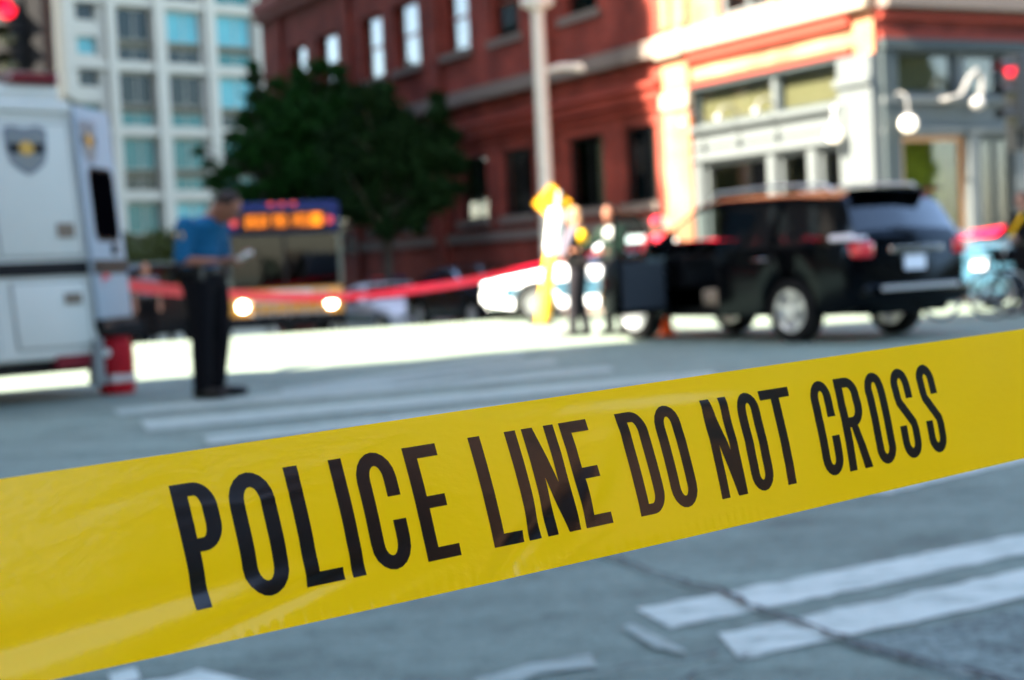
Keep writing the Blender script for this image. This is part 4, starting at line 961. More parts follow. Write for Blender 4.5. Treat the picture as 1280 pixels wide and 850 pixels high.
MB().lathe([(.22,0),(.2,.05),(.12,.07)],16).build('foot',M['black_trim'],ps,smooth=True)
# traffic cone
def cone(loc,label,s=1.0):
    e=empty('traffic_cone',loc,0,label,'cone')
    MB().box(-.18*s,.18*s,-.18*s,.18*s,0,.03*s).build('base',M['cone_orange'],e,bevel=.01)
    MB().lathe([(.14*s,.03*s),(.035*s,.5*s),(.02*s,.5*s)],20).build('body',M['cone_orange'],e,smooth=True)
    return e
p=GX(834,21.3); cone(p,'small orange traffic cone just behind the open car door',.75)
# traffic signals
def signal(loc,label,pole_h,head_z,m_h,rot,heads=1,off=(.0,.0)):
    e=empty('traffic_signal',loc,rot,label,'traffic signal')
    MB().tube([(0,0,0),(0,0,pole_h)],[.09,.07],12).build('pole',M['pole'],e,smooth=True); MB().lathe([(.2,0),(.2,.2),(.1,.3)],14).build('base',M['pole'],e,smooth=True)
    for k in range(heads):
        x=off[0]+k*.42
        MB().tube([(0,0,head_z+.1),(x,off[1]-.0,head_z+.1)],.04,8).build('bracket',m_h,e)
        h=MB().box(x-.19,x+.19,off[1]-.34,off[1]-.1,head_z-.52,head_z+.56).build('signal_head',m_h,e,bevel=.03,smooth=True)
        for j,mm in enumerate((M['signal_red'],M['signal_off'],M['signal_off'])):
            z=head_z+.36-.34*j; MB().lathe([(.12,0),(.12,.02),(.08,.05),(.001,.055)],18,Matrix.Translation((x,off[1]-.34,z))@Matrix.Rotation(R(90),4,'X')).build('lens',mm,h,smooth=True)
            mb=MB(); n=10; v=[];f=[]
            for i in range(n+1):
                t=math.pi*i/n; v+=[(x+.14*math.cos(t),off[1]-.34,z+.14*math.sin(t)),(x+.14*math.cos(t),off[1]-.56,z-.02+.14*math.sin(t))]
            for i in range(n): f.append((2*i,2*i+1,2*i+3,2*i+2))
            mb.add(v,f); mb.build('visor',m_h,h,fix=False)
    return e
s0=W(6,10,20.0); lx=(20-640)/2000*20.4; z=s0.z
e=signal((s0.x+.3,20.6,0),'black traffic signal showing red above the white truck',5.3,s0.z-.36,M['black_trim'],0,1,(-.3,-.0))
MB().box(-.08,.14,-.3,.16,s0.z-.95,s0.z+.35).build('side_head',M['black_trim'],e,bevel=.03)
s0=W(1289,84,23.0)
e=signal((s0.x+.06,23.4,0),'grey traffic signal on a pole at the right edge beside the shopfront',3.75,s0.z-.36,M['signal_grey'],R(-72),1,(.1,-.05))
MB().box(-.32,-.06,-.2,.1,2.35,2.68).build('pedestrian_head',M['signal_grey'],e,bevel=.03)

# ---------------------------------------------------------------- people
def remesh(mb, name, material, parent, vox=.014, smooth_it=6, label=None):
    me=mb.mesh(name,material,fix=True); o=bpy.data.objects.new(name,me); COL.objects.link(o)
    md=o.modifiers.new('r','REMESH'); md.mode='VOXEL'; md.voxel_size=vox; md.use_smooth_shade=True
    ms_=o.modifiers.new('s','SMOOTH'); ms_.iterations=smooth_it; ms_.factor=.5
    dg=bpy.context.evaluated_depsgraph_get(); ev=o.evaluated_get(dg); nm=bpy.data.meshes.new_from_object(ev); nm.name=name
    o.modifiers.clear(); o.data=nm; nm.shade_smooth()
    if not nm.materials: nm.materials.append(material)
    bpy.data.meshes.remove(me); o.parent=parent
    if label: o['label']=label
    return o
def limb(mb,pts,rs,n=12):
    pts=[Vector(p) for p in pts]
    for i in range(len(pts)-1):
        mb.tube([pts[i],pts[i+1]],[rs[i],rs[i+1]],n)
    for p,r in zip(pts,rs): mb.ell(p,(r,r,r),n=n,k=8)
def person(loc,face,pose,h,label,hair,top_m,trou_m,skin,vest=None,shoe_m=None,sleeve=None,vox=.013):
    """local x = facing, y = left; pose gives joints at 1.75 m scale"""
    e=empty('person',loc,ang(face),label,'person'); k=h/1.75
    P={a:Vector(b) for a,b in pose.items() if isinstance(b,tuple)}
    hp,wa,ch,nk,hd=P['hip'],P['waist'],P['chest'],P['neck'],P['head']
    hdir=(hd-nk).normalized()
    tilt=P.get('gaze',Vector((1,0,0))).normalized()
    # head frame: forward = gaze, up
    side=Vector((0,1,0)); upv=tilt.cross(side)*-1 if 0 else side.cross(tilt)*-1
    upv=(Vector((0,0,1))-tilt*tilt.z).normalized(); side=upv.cross(tilt)
    HM=Matrix((tilt,side,upv)).transposed().to_4x4()
    b=MB()
    b.ell(hd,(.098,.078,.118),HM,16,12); b.ell(hd+HM.to_3x3()@Vector((.035,0,-.06)),(.065,.058,.07),HM,14,10)
    b.ell(hd+HM.to_3x3()@Vector((.103,0,-.02)),(.022,.014,.028),HM,8,6)
    for s in (1,-1):
        b.ell(hd+HM.to_3x3()@Vector((-.005,s*.08,-.012)),(.02,.012,.034),HM,8,6)
    limb(b,[nk-(hd-nk)*.3,nk.lerp(hd,.55)],[.062,.054])
    # torso
    def torso(m_,g,z_lo=0):
        for c,rx,ry,rz in ((hp,.115,.165,.13),(hp.lerp(wa,.5),.11,.15,.12),(wa,.105,.142,.13),(wa.lerp(ch,.5),.115,.158,.14),(ch,.12,.175,.15),(ch.lerp(nk,.5),.095,.15,.09)):
            ax=(nk-hp).normalized(); sd=Vector((0,1,0)); fw=sd.cross(ax); T=Matrix((fw,sd,ax)).transposed().to_4x4()
            m_.ell(c,(rx+g,ry+g,rz),T,16,10)
    torso(b,-.004)
    for s,t in ((1,'l'),(-1,'r')):
        sh,el,wr,ha=P['sh_'+t],P['el_'+t],P['wr_'+t],P['ha_'+t]; hj,kn,an,to=P['hj_'+t],P['kn_'+t],P['an_'+t],P['to_'+t]
        limb(b,[ch.lerp(sh,.6),sh,sh.lerp(el,.5),el,el.lerp(wr,.4),wr],[.06,.054,.046,.038,.037,.026])
        # hand: palm, four fingers, thumb
        hdv=(ha-wr).normalized(); pal=P.get('palm_'+t,Vector((0,0,-1))); lat=hdv.cross(pal).normalized()*s; pal=lat.cross(hdv).normalized()
        if pal.dot(P.get('palm_'+t,Vector((0,0,-1))))<0: pal=-pal
        T=Matrix((hdv,lat,pal)).transposed().to_4x4(); pc=wr+hdv*.05
        b.ell(pc,(.055,.042,.016),T,12,8)
        for q,(o_,l_) in enumerate(((-.030,.068),(-.010,.080),(.011,.076),(.031,.060))):
            base=pc+hdv*.042+lat*o_; m1=base+hdv*l_*.5+pal*.012; m2=m1+hdv*l_*.22+pal*l_*.32; m3=m2+hdv*-.0+pal*l_*.28
            limb(b,[pc+lat*o_*.6,base,m1,m2,m3],[.010,.0105,.0095,.009,.008],8)
        tb=wr+hdv*.02-lat*.03; limb(b,[tb,tb+hdv*.035-lat*.028+pal*.012,tb+hdv*.06-lat*.03+pal*.035],[.014,.0115,.009],8)
        limb(b,[hj,hj.lerp(kn,.4),kn,kn.lerp(an,.35),an],[.085,.078,.055,.052,.038])
    remesh(b,'body',skin,e,vox*.8,3)
    # shirt
    m_=MB(); torso(m_,.014)
    short=pose.get('sleeve',.9)
    for t in 'lr':
        sh,el,wr=P['sh_'+t],P['el_'+t],P['wr_'+t]
        limb(m_,[ch.lerp(sh,.55),sh,sh.lerp(el,.5)],[.075,.07,.062])
        limb(m_,[sh.lerp(el,.5),sh.lerp(el,min(1,short))],[.062,.058])
        if short>1: limb(m_,[el,el.lerp(wr,.5),el.lerp(wr,short-1)],[.058,.05,.042])
    m_.ell(nk.lerp(ch,.12),(.075,.085,.04),None,12,8)
    remesh(m_,'shirt',top_m,e,vox*1.1,5)
    if vest:
        m_=MB(); torso(m_,.028); remesh(m_,'vest',vest,e,vox*1.3,5)
    m_=MB(); ax=(wa-hp)
    m_.ell(hp,(.135,.182,.14),None,16,10); m_.ell(hp+ax*.55,(.125,.165,.07),None,16,10)
    for t in 'lr':
        hj,kn,an=P['hj_'+t],P['kn_'+t],P['an_'+t]
        limb(m_,[hj,hj.lerp(kn,.4),kn,kn.lerp(an,.5),an+Vector((0,0,.0))],[.105,.098,.074,.07,.066])
    remesh(m_,'trousers',trou_m,e,vox*1.1,5)
    m_=MB(); bt=hp+ax*.55
    m_.lathe([(.133,-.03),(.145,-.03),(.145,.025),(.133,.025)],24,Matrix.Translation(bt)@Matrix.Diagonal((1,1.28,1,1)),closed=True)
    for a in (.9,2.2,-.9,-2.2,1.57): m_.box(-.03,.03,-.025,.025,-.06,.05,Matrix.Translation(bt+Vector((.155*math.cos(a),.20*math.sin(a),-.01))))
    m_.build('belt',M['leather'],e,bevel=.0)
    for t in 'lr':
        an,to=P['an_'+t],P['to_'+t]; m_=MB(); d=(to-an); 
        limb(m_,[an+Vector((0,0,.05)),an+Vector((-.01,0,-.02))],[.062,.056]); f0=Vector((an.x-.035,an.y,an.z-.045)); f1=Vector((to.x,to.y,to.z+.01))
        limb(m_,[f0,f0.lerp(f1,.5),f1],[.045,.046,.038]); remesh(m_,'shoe',shoe_m or M['leather'],e,.012,3)
    # hair, eyes, mouth
    m3=HM.to_3x3(); m_=MB(); hl=pose.get('hair_len',0)
    m_.ell(hd+m3@Vector((-.026,0,.038)),(.092,.084,.094),HM,16,12)
    if hl: m_.ell(hd+m3@Vector((-.06,0,-.05)),(.055,.078,.11),HM,14,10)
    hm=remesh(m_,'hair',hair,e,.011,2)
    if pose.get('cap'):
        m_=MB(); m_.ell(hd+m3@Vector((-.012,0,.055)),(.112,.098,.085),HM,16,10); m_.ell(hd+m3@Vector((.10,0,.035)),(.07,.07,.012),HM,12,6); remesh(m_,'cap',pose['cap'],e,.011,2)
    for s in (1,-1): MB().ell(hd+m3@Vector((.090,s*.032,.012)),(.010,.014,.008),HM,8,6).build('eye',M['eye'],e,smooth=True)
    MB().ell(hd+m3@Vector((.096,0,-.065)),(.006,.024,.006),HM,8,6).build('mouth',mat('lips',(.35,.12,.10),.5),e,smooth=True)
    e.scale=(k,k,k); return e
STAND=dict(hip=(0,0,.95),waist=(0,0,1.10),chest=(0,0,1.30),neck=(0,0,1.47),head=(.02,0,1.63),
 sh_l=(0,.19,1.40),el_l=(-.02,.25,1.12),wr_l=(.06,.26,.88),ha_l=(.09,.25,.78),sh_r=(0,-.19,1.40),el_r=(-.02,-.25,1.12),wr_r=(.06,-.26,.88),ha_r=(.09,-.25,.78),
 hj_l=(0,.09,.90),kn_l=(.02,.11,.50),an_l=(-.01,.12,.09),to_l=(.17,.14,.035),hj_r=(0,-.09,.90),kn_r=(.02,-.11,.50),an_r=(-.01,-.12,.09),to_r=(.17,-.14,.035))
# officer in the blue shirt, writing, head bowed
ps_=dict(STAND); ps_.update(hip=(-.03,0,.95),waist=(-.04,0,1.10),chest=(-.01,0,1.31),neck=(.09,0,1.455),head=(.205,0,1.53),gaze=(.66,0,-.76),
 el_l=(-.02,.25,1.11),wr_l=(.20,.14,1.10),ha_l=(.28,.09,1.12),el_r=(.0,-.25,1.11),wr_r=(.21,-.15,1.10),ha_r=(.29,-.09,1.11),palm_l=(.2,-.2,.9),palm_r=(0,0,-1),
 to_l=(.17,.13,.035),to_r=(.18,-.13,.035),an_l=(-.03,.10,.09),an_r=(.0,-.10,.09),sleeve=.92)
p=g2(265,497)
off=person((p.x,p.y,0),Vector((.90,-.43)),ps_,1.90,'officer in a blue short sleeved shirt standing with head bowed over a notepad',M['hair_dark'],M['shirt_blue'],M['uniform_black'],M['skin_tan'],vox=.011)
off.scale=(off.scale[0]*1.2,off.scale[1]*1.18,off.scale[2]); ap=Vector((p.x,p.y,0)); an_=0; kk=1.9/1.75
def onp(o,loc,v): # point in person space -> world
    return o.matrix_basis@Vector(v)
bpy.context.view_layer.update()
mx=off.matrix_world
MB().box(-.05,.05,-.035,.035,-.005,.005).build('notepad',M['paper']); npd=bpy.data.objects['notepad']; npd.matrix_world=mx@Matrix.Translation((.315,.02,1.135))@Matrix.Rotation(R(-25),4,'Y'); tag(npd,'small white notepad held by the officer in blue','notepad')
MB().prism([(-.035,.04),(.035,.04),(.035,-.01),(0,-.045),(-.035,-.01)],0,.006,lambda a,b,d:Vector((a,-.262-d,1.30+b))).build('shoulder_patch',M['badge_gold'],off)
# woman in a black vest with a yellow patch, near the leaning post
ps_=dict(STAND); ps_.update(head=(.03,0,1.62),gaze=(1,.1,-.15),el_l=(.12,.24,1.13),wr_l=(.30,.12,1.17),ha_l=(.39,.08,1.2),el_r=(.10,-.24,1.13),wr_r=(.28,-.14,1.05),ha_r=(.37,-.1,1.03),hair_len=1,sleeve=1.3,an_l=(.08,.06,.09),to_l=(.26,.06,.035),kn_l=(.06,.07,.5),an_r=(-.08,-.05,.09),to_r=(.1,-.05,.035),kn_r=(.0,-.06,.5))
p=GX(726,22.3); wo_=person(p,Vector((-.93,.36)),ps_,1.80,'person with blond hair in black vest with round yellow patch',M['hair_blond'],M['cloth_lilac'],M['cloth_grey'],M['skin'],vest=M['uniform_black'])
MB().ell((-.10,.05,1.33),(.07,.13,.10),n=16,k=10).build('yellow_patch',M['yellow_patch'],wo_,smooth=True)
# officer behind the open car door
ps_=dict(STAND); ps_.update(gaze=(1,0,-.25),head=(.04,0,1.62),el_r=(.14,-.30,1.18),wr_r=(.36,-.30,1.16),ha_r=(.45,-.29,1.18),el_l=(.14,.28,1.12),wr_l=(.32,.18,1.12),ha_l=(.41,.15,1.14),sleeve=1.8)
p=GX(771,22.0); o3=person(p,Vector((-.72,-.70)),ps_,1.80,'dark haired officer in dark green jacket behind the open car door',M['hair_dark'],M['cloth_green'],M['uniform_black'],M['skin_tan'])
MB().ell((.10,.05,1.36),(.06,.10,.09),n=14,k=8).build('white_collar_front',M['cloth_white'],o3,smooth=True)
ps_=dict(STAND); ps_.update(gaze=(1,0,-.1),sleeve=1.7,cap=M['cloth_red'])
p=GX(828,24.6); person(p,Vector((-.5,-.86)),ps_,1.66,'person in a red jacket and red cap beyond the front of the black SUV',M['hair_dark'],M['cloth_red'],M['cloth_grey'],M['skin'])
p=GX(187,32.0); ps_=dict(STAND); person(p,Vector((.3,-.95)),ps_,1.68,'person in a pale lilac shirt standing in shade behind the red tape',M['hair_dark'],M['cloth_lilac'],M['uniform_black'],M['skin'])
ps_=dict(STAND); ps_.update(el_l=(.14,.28,1.16),wr_l=(.36,.24,1.08),ha_l=(.45,.22,1.08),el_r=(.14,-.28,1.16),wr_r=(.36,-.24,1.08),ha_r=(.45,-.22,1.08),sleeve=1.7,gaze=(1,0,-.2))
p=GX(1286,22.6); o4=person(p,Vector((-.9,-.3)),ps_,1.72,'officer in a black jacket with a yellow sash at the right edge beside the bicycles',M['hair_dark'],M['uniform_black'],M['uniform_black'],M['skin'])
MB().tube([(.14,.16,1.42),(.17,.05,1.28),(.16,-.12,1.12)],.03,8).build('yellow_sash',M['yellow_patch'],o4,smooth=True)

# ---------------------------------------------------------------- bicycles
def bike_proto(loc,hd,label):
    e=empty('bicycle',loc,ang(hd),label,'bicycle','police bicycles parked at the right')
    Mx=Matrix.Rotation(R(90),4,'X'); r=.335
    tyre=MB(); 
    prof=[(r-.02+.02*math.cos(t),.02*math.sin(t)) for t in np.linspace(0,2*math.pi,9)[:-1]]; tyre.lathe(prof,36,Mx,closed=True); tm=tyre.mesh('tyre',M['rubber'],smooth=True)
    rm=MB(); rm.lathe([(r-.055,-.012),(r-.035,-.012),(r-.035,.012),(r-.055,.012)],30,Mx,closed=True)
    for k in range(18):
        t=2*math.pi*k/18; rm.tube([(.02*math.cos(t),(-1)**k*.03,.02*math.sin(t)),((r-.05)*math.cos(t),0,(r-.05)*math.sin(t))],.0018,4)
    rm.lathe([(.02,-.04),(.02,.04)],10,Mx); rmm=rm.mesh('rim',M['grey_metal'])
    for x in (.52,-.52):
        w_=link(tm,'wheel',e,Matrix.Translation((x,0,r))); link(rmm,'rim',w_)
    f=MB(); bb=(-.08,0,.29); st=(-.2,0,.78); ht=(.36,0,.80); hb=(.40,0,.66); rx=(-.52,0,r); fx=(.52,0,r)
    for a,b,rr_ in ((bb,st,.018),(st,ht,.017),(bb,hb,.02),(ht,hb,.02)): f.tube([a,b],rr_,8)
    for s in (.05,-.05):
        f.tube([(bb[0],s*.6,bb[2]),(rx[0],s,rx[2])],.009,6); f.tube([(st[0],s*.4,st[2]),(rx[0],s,rx[2])],.008,6); f.tube([(hb[0],s,hb[2]-.02),(fx[0],s,fx[2])],.011,6)
    f.build('frame',M['paint_black'],e,smooth=True)
    MB().tube([(.34,0,.84),(.33,0,.95),(.36,.1,.97),(.30,.3,.97)],.013,6).tube([(.33,0,.95),(.36,-.1,.97),(.30,-.3,.97)],.013,6).build('handlebar',M['grey_metal'],e,smooth=True)
    mb=MB(); mb.tube([st,(-.23,0,.9)],.013,6); mb.ell((-.25,0,.93),(.14,.07,.03)); mb.build('saddle',M['leather'],e,smooth=True)
    MB().box(-.62,-.3,-.12,.12,.74,.94).build('rear_bag',M['uniform_black'],e,bevel=.03,smooth=True)
    mb=MB(); mb.lathe([(.09,-.005),(.09,.005)],20,Matrix.Translation((bb[0],-.05,bb[2]))@Mx); mb.tube([(bb[0],-.06,bb[2]),(bb[0]+.1,-.06,bb[2]-.13)],.008,6); mb.tube([(bb[0],.06,bb[2]),(bb[0]-.1,.06,bb[2]+.13)],.008,6); mb.build('crankset',M['grey_metal'],e)
    return e
def copy_tree(o,parent=None):
    c=o.copy(); COL.objects.link(c)
    if parent is not None: c.parent=parent
    for ch in list(o.children): copy_tree(ch,c)
    return c
p=GX(1222,22.0); b0=bike_proto(p,Vector((-.98,-.2)),'black police bicycle parked just right of the black SUV')
b1=copy_tree(b0); p=GX(1292,21.4); b1.location=p; b1.rotation_euler[2]=ang(Vector((-.9,.43))); b1['label']='black police bicycle cut off by the right edge of the frame'

# ---------------------------------------------------------------- red tape line across the far street
def ribbon(name,pts,width,material,label,cat,seed=3):
    pts=[Vector(p) for p in pts]; out=[]
    for i in range(len(pts)-1):
        p0=pts[max(0,i-1)];p1=pts[i];p2=pts[i+1];p3=pts[min(len(pts)-1,i+2)]
        for k in range(14):
            t=k/14; out.append(.5*((2*p1)+(p2-p0)*t+(2*p0-5*p1+4*p2-p3)*t*t+(3*p1-p0-3*p2+p3)*t**3))
    out.append(pts[-1]); v=[];f=[]; rnd=random.Random(seed); ph=0
    n=len(out); cols=5
    for i,p in enumerate(out):
        t=(out[min(i+1,n-1)]-out[max(0,i-1)]).normalized(); up_=Vector((0,0,1)); nn=t.cross(up_).normalized()
        tw_=.5*math.sin(i*.09)+.25*math.sin(i*.23+1); u=(up_*math.cos(tw_)+nn*math.sin(tw_))
        for k in range(cols): s=(k/(cols-1)-.5); v.append(p+u*width*s+nn*.008*math.sin(k*2.1+i*.4))
    for i in range(n-1):
        for k in range(cols-1): f.append((i*cols+k,i*cols+k+1,(i+1)*cols+k+1,(i+1)*cols+k))
    o=MB().add(v,f).build(name,material,smooth=True,fix=False); sol=None
    tag(o,label,cat); return o
ribbon('barrier_tape',[W(x,y,d) for x,y,d in ((128,350,14.75),(165,357,15.7),(280,368,18.2),(430,371,22.5),(560,356,25.5),(670,334,27.3),(745,315,27.9),(900,303,28.2),(1100,298,27),(1200,294,25.2),(1283,284,23.3))],.125,M['red_tape'],'red barrier tape sagging across the far street from the truck','tape')

# ---------------------------------------------------------------- the yellow police tape (in focus)
T2=np.array([.799,.594]); T2/=np.hypot(*T2); OFF=np.array([.0191,-.0142]); Z0=.717
top_p=np.polyfit([-200,0,328,560,900,1280,1500],[628,598.4,550,516,465.5,411,380],3)
bot_p=np.polyfit([-200,63.5,400,652,840,1280,1500],[908,850,776,720,676.4,572.3,519],3)
def edge_pt(s,low):
    b=np.array([0,Z0])+(OFF if low else 0); sc_=max(-.27,min(.47,s))
    x,z=b+sc_*T2; px=640+2000*x/z; y=-(np.polyval(bot_p if low else top_p,px)-425)/2000*z
    if s!=sc_:       # straight on towards the posts outside the frame
        e1=.002*(1 if s>0 else -1); x2,z2=b+(sc_-e1)*T2; px2=640+2000*x2/z2; y2=-(np.polyval(bot_p if low else top_p,px2)-425)/2000*z2
        k=(s-sc_)/e1; x+=(x-x2)*k; y+=(y-y2)*k*.6; z+=(z-z2)*k
    return np.array([x,y,z])
def ridge(s,t,s0,t0,ang_,L,wd,amp):     # an elongated fold
    ca,sa=math.cos(ang_),math.sin(ang_); ds=(s-s0)*1000; dt=(t-t0)*76; a=ds*ca+dt*sa; b=-ds*sa+dt*ca
    return amp*math.exp(-(a/L)**2-(b/wd)**2)
FOLDS=[(-.235,.20,.10,90,6,-3.4),(-.14,.12,.20,50,4,-1.7),(-.20,.27,.12,60,5,.6),(-.02,.12,.62,30,6,-1.7),(.03,.42,.85,26,7,1.0),(.0,.02,.35,40,3.5,.7),(.075,.93,-.05,55,5,-1.4),(.11,.80,-.12,40,5,.7),
       (.05,.70,.10,40,4,.35),(.115,.55,-.15,40,4,.3),(-.07,.06,.2,26,3,.6),(.17,.85,.0,45,6,.5),(.30,.5,.3,40,10,.5),(.28,.15,-.1,50,6,.3)]
_fr=random.Random(21)
for _ in range(26):
    FOLDS.append((_fr.uniform(-.24,.42),_fr.uniform(.03,.97),_fr.uniform(-.22,.30),_fr.uniform(14,45),_fr.uniform(1.4,3.2),_fr.choice((-1,1))*_fr.uniform(.06,.22)))
_rw=[(random.uniform(20,140),random.uniform(-40,40),random.uniform(0,6.28),random.uniform(.02,.09)) for _ in range(14)]
def disp(s,t):
    d=0
    for f_ in FOLDS: d+=ridge(s,t,*f_)
    for a,b,c,am in _rw: d+=am*math.sin(a*s*1.0+b*t*.16+c)*(.5)
    d+= 2.2*math.sin(math.pi*t)*(.6+.4*math.sin(s*7+1))     # gentle cupping across the width
    if t<.16 and -.16<s<.13:                                # crimped lower hem
        k=(1-t/.16)**2; d+=k*.22*(math.sin(s*1000*1.15+2*math.sin(s*60))+.5*math.sin(s*1000*.61))
    return d*.001
def tape_pt(s,t,lift=0):
    lo,hi=edge_pt(s,1),edge_pt(s,0); c=lo*(1-t)+hi*t
    e_=.002; d=(edge_pt(s+e_,1)-lo); wv=hi-lo; n=np.cross(d,wv); n/=np.linalg.norm(n)
    if n[2]>0: n=-n
    c=c+n*(disp(s,t)+lift)
    return CO+CR*float(c[0])+CU*float(c[1])+CF*float(c[2])
def tapemat():
    m=bpy.data.materials.new('yellow_tape_plastic'); m.use_nodes=True; n=m.node_tree.nodes; l=m.node_tree.links; b=n['Principled BSDF']
    b.inputs['Roughness'].default_value=.2; b.inputs['Specular IOR Level'].default_value=.55
    b.inputs['Subsurface Weight'].default_value=0
    tc=n.new('ShaderNodeTexCoord'); no=n.new('ShaderNodeTexNoise'); no.inputs['Scale'].default_value=9; no.inputs['Detail'].default_value=4; l.new(tc.outputs['Object'],no.inputs['Vector'])
    mx=n.new('ShaderNodeMix'); mx.data_type='RGBA'; mx.inputs[6].default_value=(.90,.52,.0005,1); mx.inputs[7].default_value=(.95,.56,.001,1); l.new(no.outputs[0],mx.inputs[0]); l.new(mx.outputs[2],b.inputs['Base Color'])
    mp=n.new('ShaderNodeMapping'); mp.inputs['Rotation'].default_value=(0,0,R(-37)); mp.inputs['Scale'].default_value=(14,260,260); l.new(tc.outputs['Object'],mp.inputs[0])
    ns=n.new('ShaderNodeTexNoise'); ns.inputs['Scale'].default_value=1; ns.inputs['Detail'].default_value=4; l.new(mp.outputs[0],ns.inputs['Vector'])
    bu=n.new('ShaderNodeBump'); bu.inputs['Strength'].default_value=.35; bu.inputs['Distance'].default_value=.0006; l.new(ns.outputs[0],bu.inputs['Height']); l.new(bu.outputs[0],b.inputs['Normal'])
    mr=n.new('ShaderNodeMapRange'); mr.inputs['To Min'].default_value=.14; mr.inputs['To Max'].default_value=.30; l.new(no.outputs[0],mr.inputs[0]); l.new(mr.outputs[0],b.inputs['Roughness'])
    tr_=n.new('ShaderNodeBsdfTranslucent'); tr_.inputs[0].default_value=(.95,.52,.001,1); mxs=n.new('ShaderNodeMixShader'); mxs.inputs[0].default_value=.42
    l.new(b.outputs[0],mxs.inputs[1]); l.new(tr_.outputs[0],mxs.inputs[2]); l.new(mxs.outputs[0],n['Material Output'].inputs[0])
    return m
pt_=empty('police_tape',tape_pt(0,0),0,'yellow police tape with bold black lettering stretched across the foreground','tape')
org=Vector(pt_.location)
S0,S1=-1.0,1.6
ss=np.concatenate([np.linspace(S0,-.27,20)[:-1],np.arange(-.27,.47,.0016),np.linspace(.47,S1,24)]); tt=np.linspace(0,1,49)
v=[];nt_=len(tt)
for s in ss:
    for t in tt: v.append(tape_pt(s,t)-org)
f=[(i*nt_+k,i*nt_+k+1,(i+1)*nt_+k+1,(i+1)*nt_+k) for i in range(len(ss)-1) for k in range(nt_-1)]
tape=MB().add(v,f).build('tape_band',tapemat(),pt_,smooth=False,fix=False); tape.data.shade_smooth()
# lettering: quad strips in millimetres on the band, y 14..63.5
def shear(u): return float(np.interp(u,[-170,-120,60,110,155,200,290],[-.01,.015,0,.05,.10,.145,.15]))
LT=MB()
def put(u,y,c):   # glyph mm -> surface
    s=(u+shear(c)*(y-38.7))/1000; return tape_pt(s,y/76.0,.00018)-org
def stripq(A,B,c,nw=3,step=1.6):     # A,B polylines of equal count
    n=len(A); pts=[]
    ai=[A[0]];bi=[B[0]]
    for i in range(n-1):
        L=max(math.dist(A[i],A[i+1]),math.dist(B[i],B[i+1])); k=max(1,int(math.ceil(L/step)))
        for j in range(1,k+1): ai.append(tuple(A[i][q]+(A[i+1][q]-A[i][q])*j/k for q in (0,1))); bi.append(tuple(B[i][q]+(B[i+1][q]-B[i][q])*j/k for q in (0,1)))
    vs=[]
    for a,b in zip(ai,bi):
        for w_ in range(nw+1): vs.append(put(a[0]+(b[0]-a[0])*w_/nw,a[1]+(b[1]-a[1])*w_/nw,c))
    m_=nw+1; LT.add(vs,[(i*m_+w_,i*m_+w_+1,(i+1)*m_+w_+1,(i+1)*m_+w_) for i in range(len(ai)-1) for w_ in range(nw)])
def rect(x0,x1,y0,y1,c): stripq([(x0,y0),(x0,y1)],[(x1,y0),(x1,y1)],c)
def bar_h(x0,x1,y0,y1,c): stripq([(x0,y0),(x1,y0)],[(x0,y1),(x1,y1)],c)
def arc(cx,cy,rx,ry,a0,a1,n=10): return [(cx+rx*math.cos(R(a0+(a1-a0)*i/n)),cy+ry*math.sin(R(a0+(a1-a0)*i/n))) for i in range(n+1)]
Yb,Yt=14.0,63.4
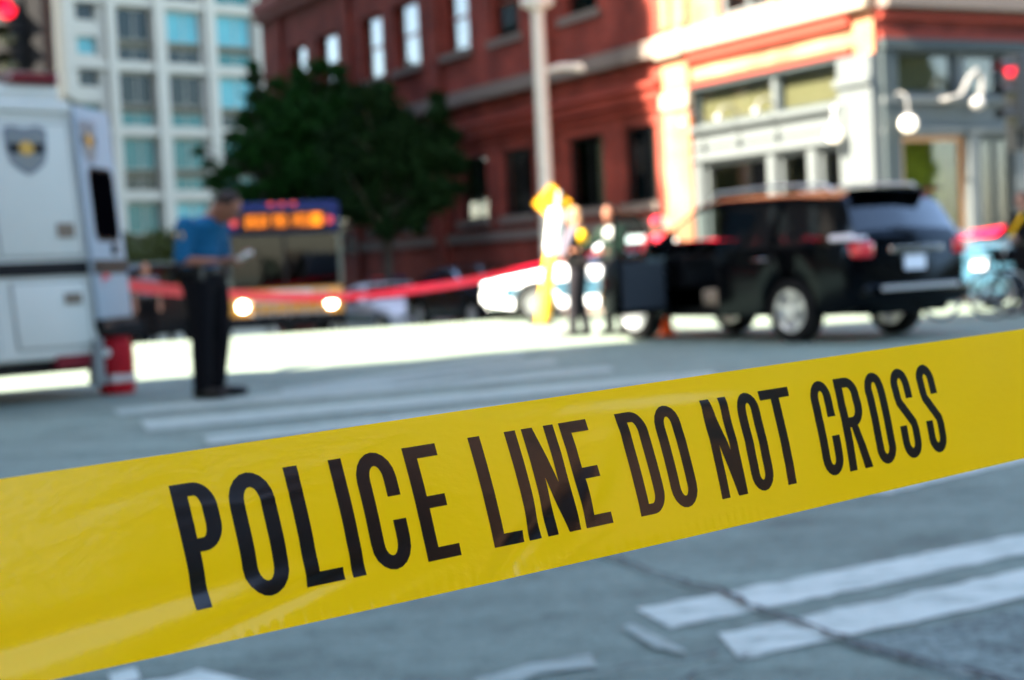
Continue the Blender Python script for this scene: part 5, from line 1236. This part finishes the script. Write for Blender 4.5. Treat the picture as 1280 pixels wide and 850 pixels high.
def glyph(ch,x0,x1,st):
    st*=1.05
    c=(x0+x1)/2; w_=x1-x0; r=w_/2; ri=r-st; b,t=Yb-.3,Yt+.4; ry=r*1.25; ryi=ry-st*.95
    if ch=='I': rect(x0,x1,Yb,Yt,c)
    elif ch=='L': rect(x0,x0+st,Yb,Yt,c); bar_h(x0+st,x1,Yb,Yb+5.2,c)
    elif ch=='E': rect(x0,x0+st,Yb,Yt,c); bar_h(x0+st,x1,Yb,Yb+5.2,c); bar_h(x0+st,x1,Yt-5.4,Yt,c); bar_h(x0+st,x1-1.6,36,41.2,c)
    elif ch=='T': bar_h(x0,x1,Yt-5,Yt,c); rect(c-st/2,c+st/2,Yb,Yt-5,c)
    elif ch=='N': rect(x0,x0+st*.92,Yb,Yt,c); rect(x1-st*.92,x1,Yb,Yt,c); stripq([(x0+st*.92,Yt),(x1-st*1.05,Yb)],[(x0+st*.92,Yt-18),(x1-st*1.9,Yb)],c) if 0 else stripq([(x0+.2,Yt),(x1-st*1.05,Yb)],[(x0+st*1.0,Yt),(x1-.2,Yb)],c)
    elif ch in 'OC':
        def loop(rx,ryy,inset):
            yT=t-ry; yB=b+ry; return arc(c,yT,rx,ryy,0,180)+arc(c,yB,rx,ryy,180,360)
        A=loop(r,ry,0); B=loop(ri,ryi,0)
        if ch=='O': stripq(A+[A[0]],B+[B[0]],c)
        else: stripq([(x1,44)]+A+[(x1,34)],[(x1-st,44)]+B+[(x1-st,34)],c)
    elif ch=='D':
        rect(x0,x0+st,Yb,Yt,c); q=w_*.5; A=[(x0+st,Yt)]+arc(x1-q,Yt-q*1.25,q,q*1.25,90,0)+arc(x1-q,Yb+q*1.25,q,q*1.25,0,-90)+[(x0+st,Yb)]
        qi=q-st; B=[(x0+st,Yt-5.0)]+arc(x1-q,Yt-q*1.25,qi,q*1.25-5.0,90,0)+arc(x1-q,Yb+q*1.25,qi,q*1.25-5.0,0,-90)+[(x0+st,Yb+5.0)]; stripq(A,B,c)
    elif ch in 'PR':
        rect(x0,x0+st,Yb,Yt,c); yl=35.8 if ch=='P' else 36.5; q=w_*.5; ryy=min(q*1.2,(Yt-yl)/2); x1b=x1-(0 if ch=='P' else .4)
        A=[(x0+st,Yt)]+arc(x1b-q,Yt-ryy,q,ryy,90,0)+arc(x1b-q,yl+ryy,q,ryy,0,-90)+[(x0+st,yl)]; qi=q-st
        B=[(x0+st,Yt-5.3)]+arc(x1b-q,Yt-ryy,qi,ryy-5.3,90,0)+arc(x1b-q,yl+ryy,qi,ryy-5.3,0,-90)+[(x0+st,yl+5.3)]; stripq(A,B,c)
        if ch=='R': stripq([(x0+st+.8,yl+.6),(x1-st-.4,Yb)],[(x0+st+6.0,yl+.4),(x1,Yb)],c)
    elif ch=='S':
        h=st/2; rx=r-h; ryy=ry-h; yT=t-ry; yB=b+ry
        path=[(x1-h,46.5)]+[(x1-h,yT)]+arc(c,yT,rx,ryy,0,180,12)[1:]+[(x0+h,48.5),(x0+h+.5,45.0)]+[(x1-h-.5,32.5),(x1-h,29)]+arc(c,yB,rx,ryy,360,180,12)+[(x0+h,32)]
        A=[];B=[]
        for i,pnt in enumerate(path):
            p0=path[max(0,i-1)];p1=path[min(len(path)-1,i+1)]; dx,dy=p1[0]-p0[0],p1[1]-p0[1]; L=math.hypot(dx,dy) or 1; nx,ny=-dy/L*h,dx/L*h
            A.append((pnt[0]+nx,pnt[1]+ny)); B.append((pnt[0]-nx,pnt[1]-ny))
        stripq(A,B,c)
for g in [('P',-168.4,-150.6,6.2),('O',-145.9,-126.2,6.1),('L',-119.9,-102.7,6.1),('I',-99.1,-93.0,6),('C',-88.2,-69.3,6),('E',-63.3,-46.5,6),
          ('L',-29.2,-12.3,6),('I',-9.5,-3.4,6),('N',0,18,5.8),('E',21.2,37,5.6),('D',54.1,70.9,5.7),('O',75.6,92.0,5.6),
          ('N',106.8,124.2,5.6),('O',129.2,144.3,5.5),('T',145.8,166.9,5.6),('C',181.0,196.2,5.4),('R',199.8,217.6,5.4),('O',222.4,237.4,5.3),('S',243.4,258.2,5.2),('S',264.8,279.2,5.2)]:
    glyph(*g)
ink=mat('black_tape_ink',(.0012,.001,.0009),.22,spec=.5)
lt=LT.build('printed_lettering',ink,pt_,fix=False); lt.data.shade_smooth()
# posts outside the frame that carry the tape
for s,lab in ((S0+.003,'grey steel post holding the near end of the yellow tape'),(S1-.003,'grey steel post holding the far end of the yellow tape')):
    q=tape_pt(s,.5); o=MB().tube([(q.x,q.y,0),(q.x,q.y,1.5)],.03,12).build('steel_post',M['grey_metal'],smooth=True); tag(o,lab,'post')
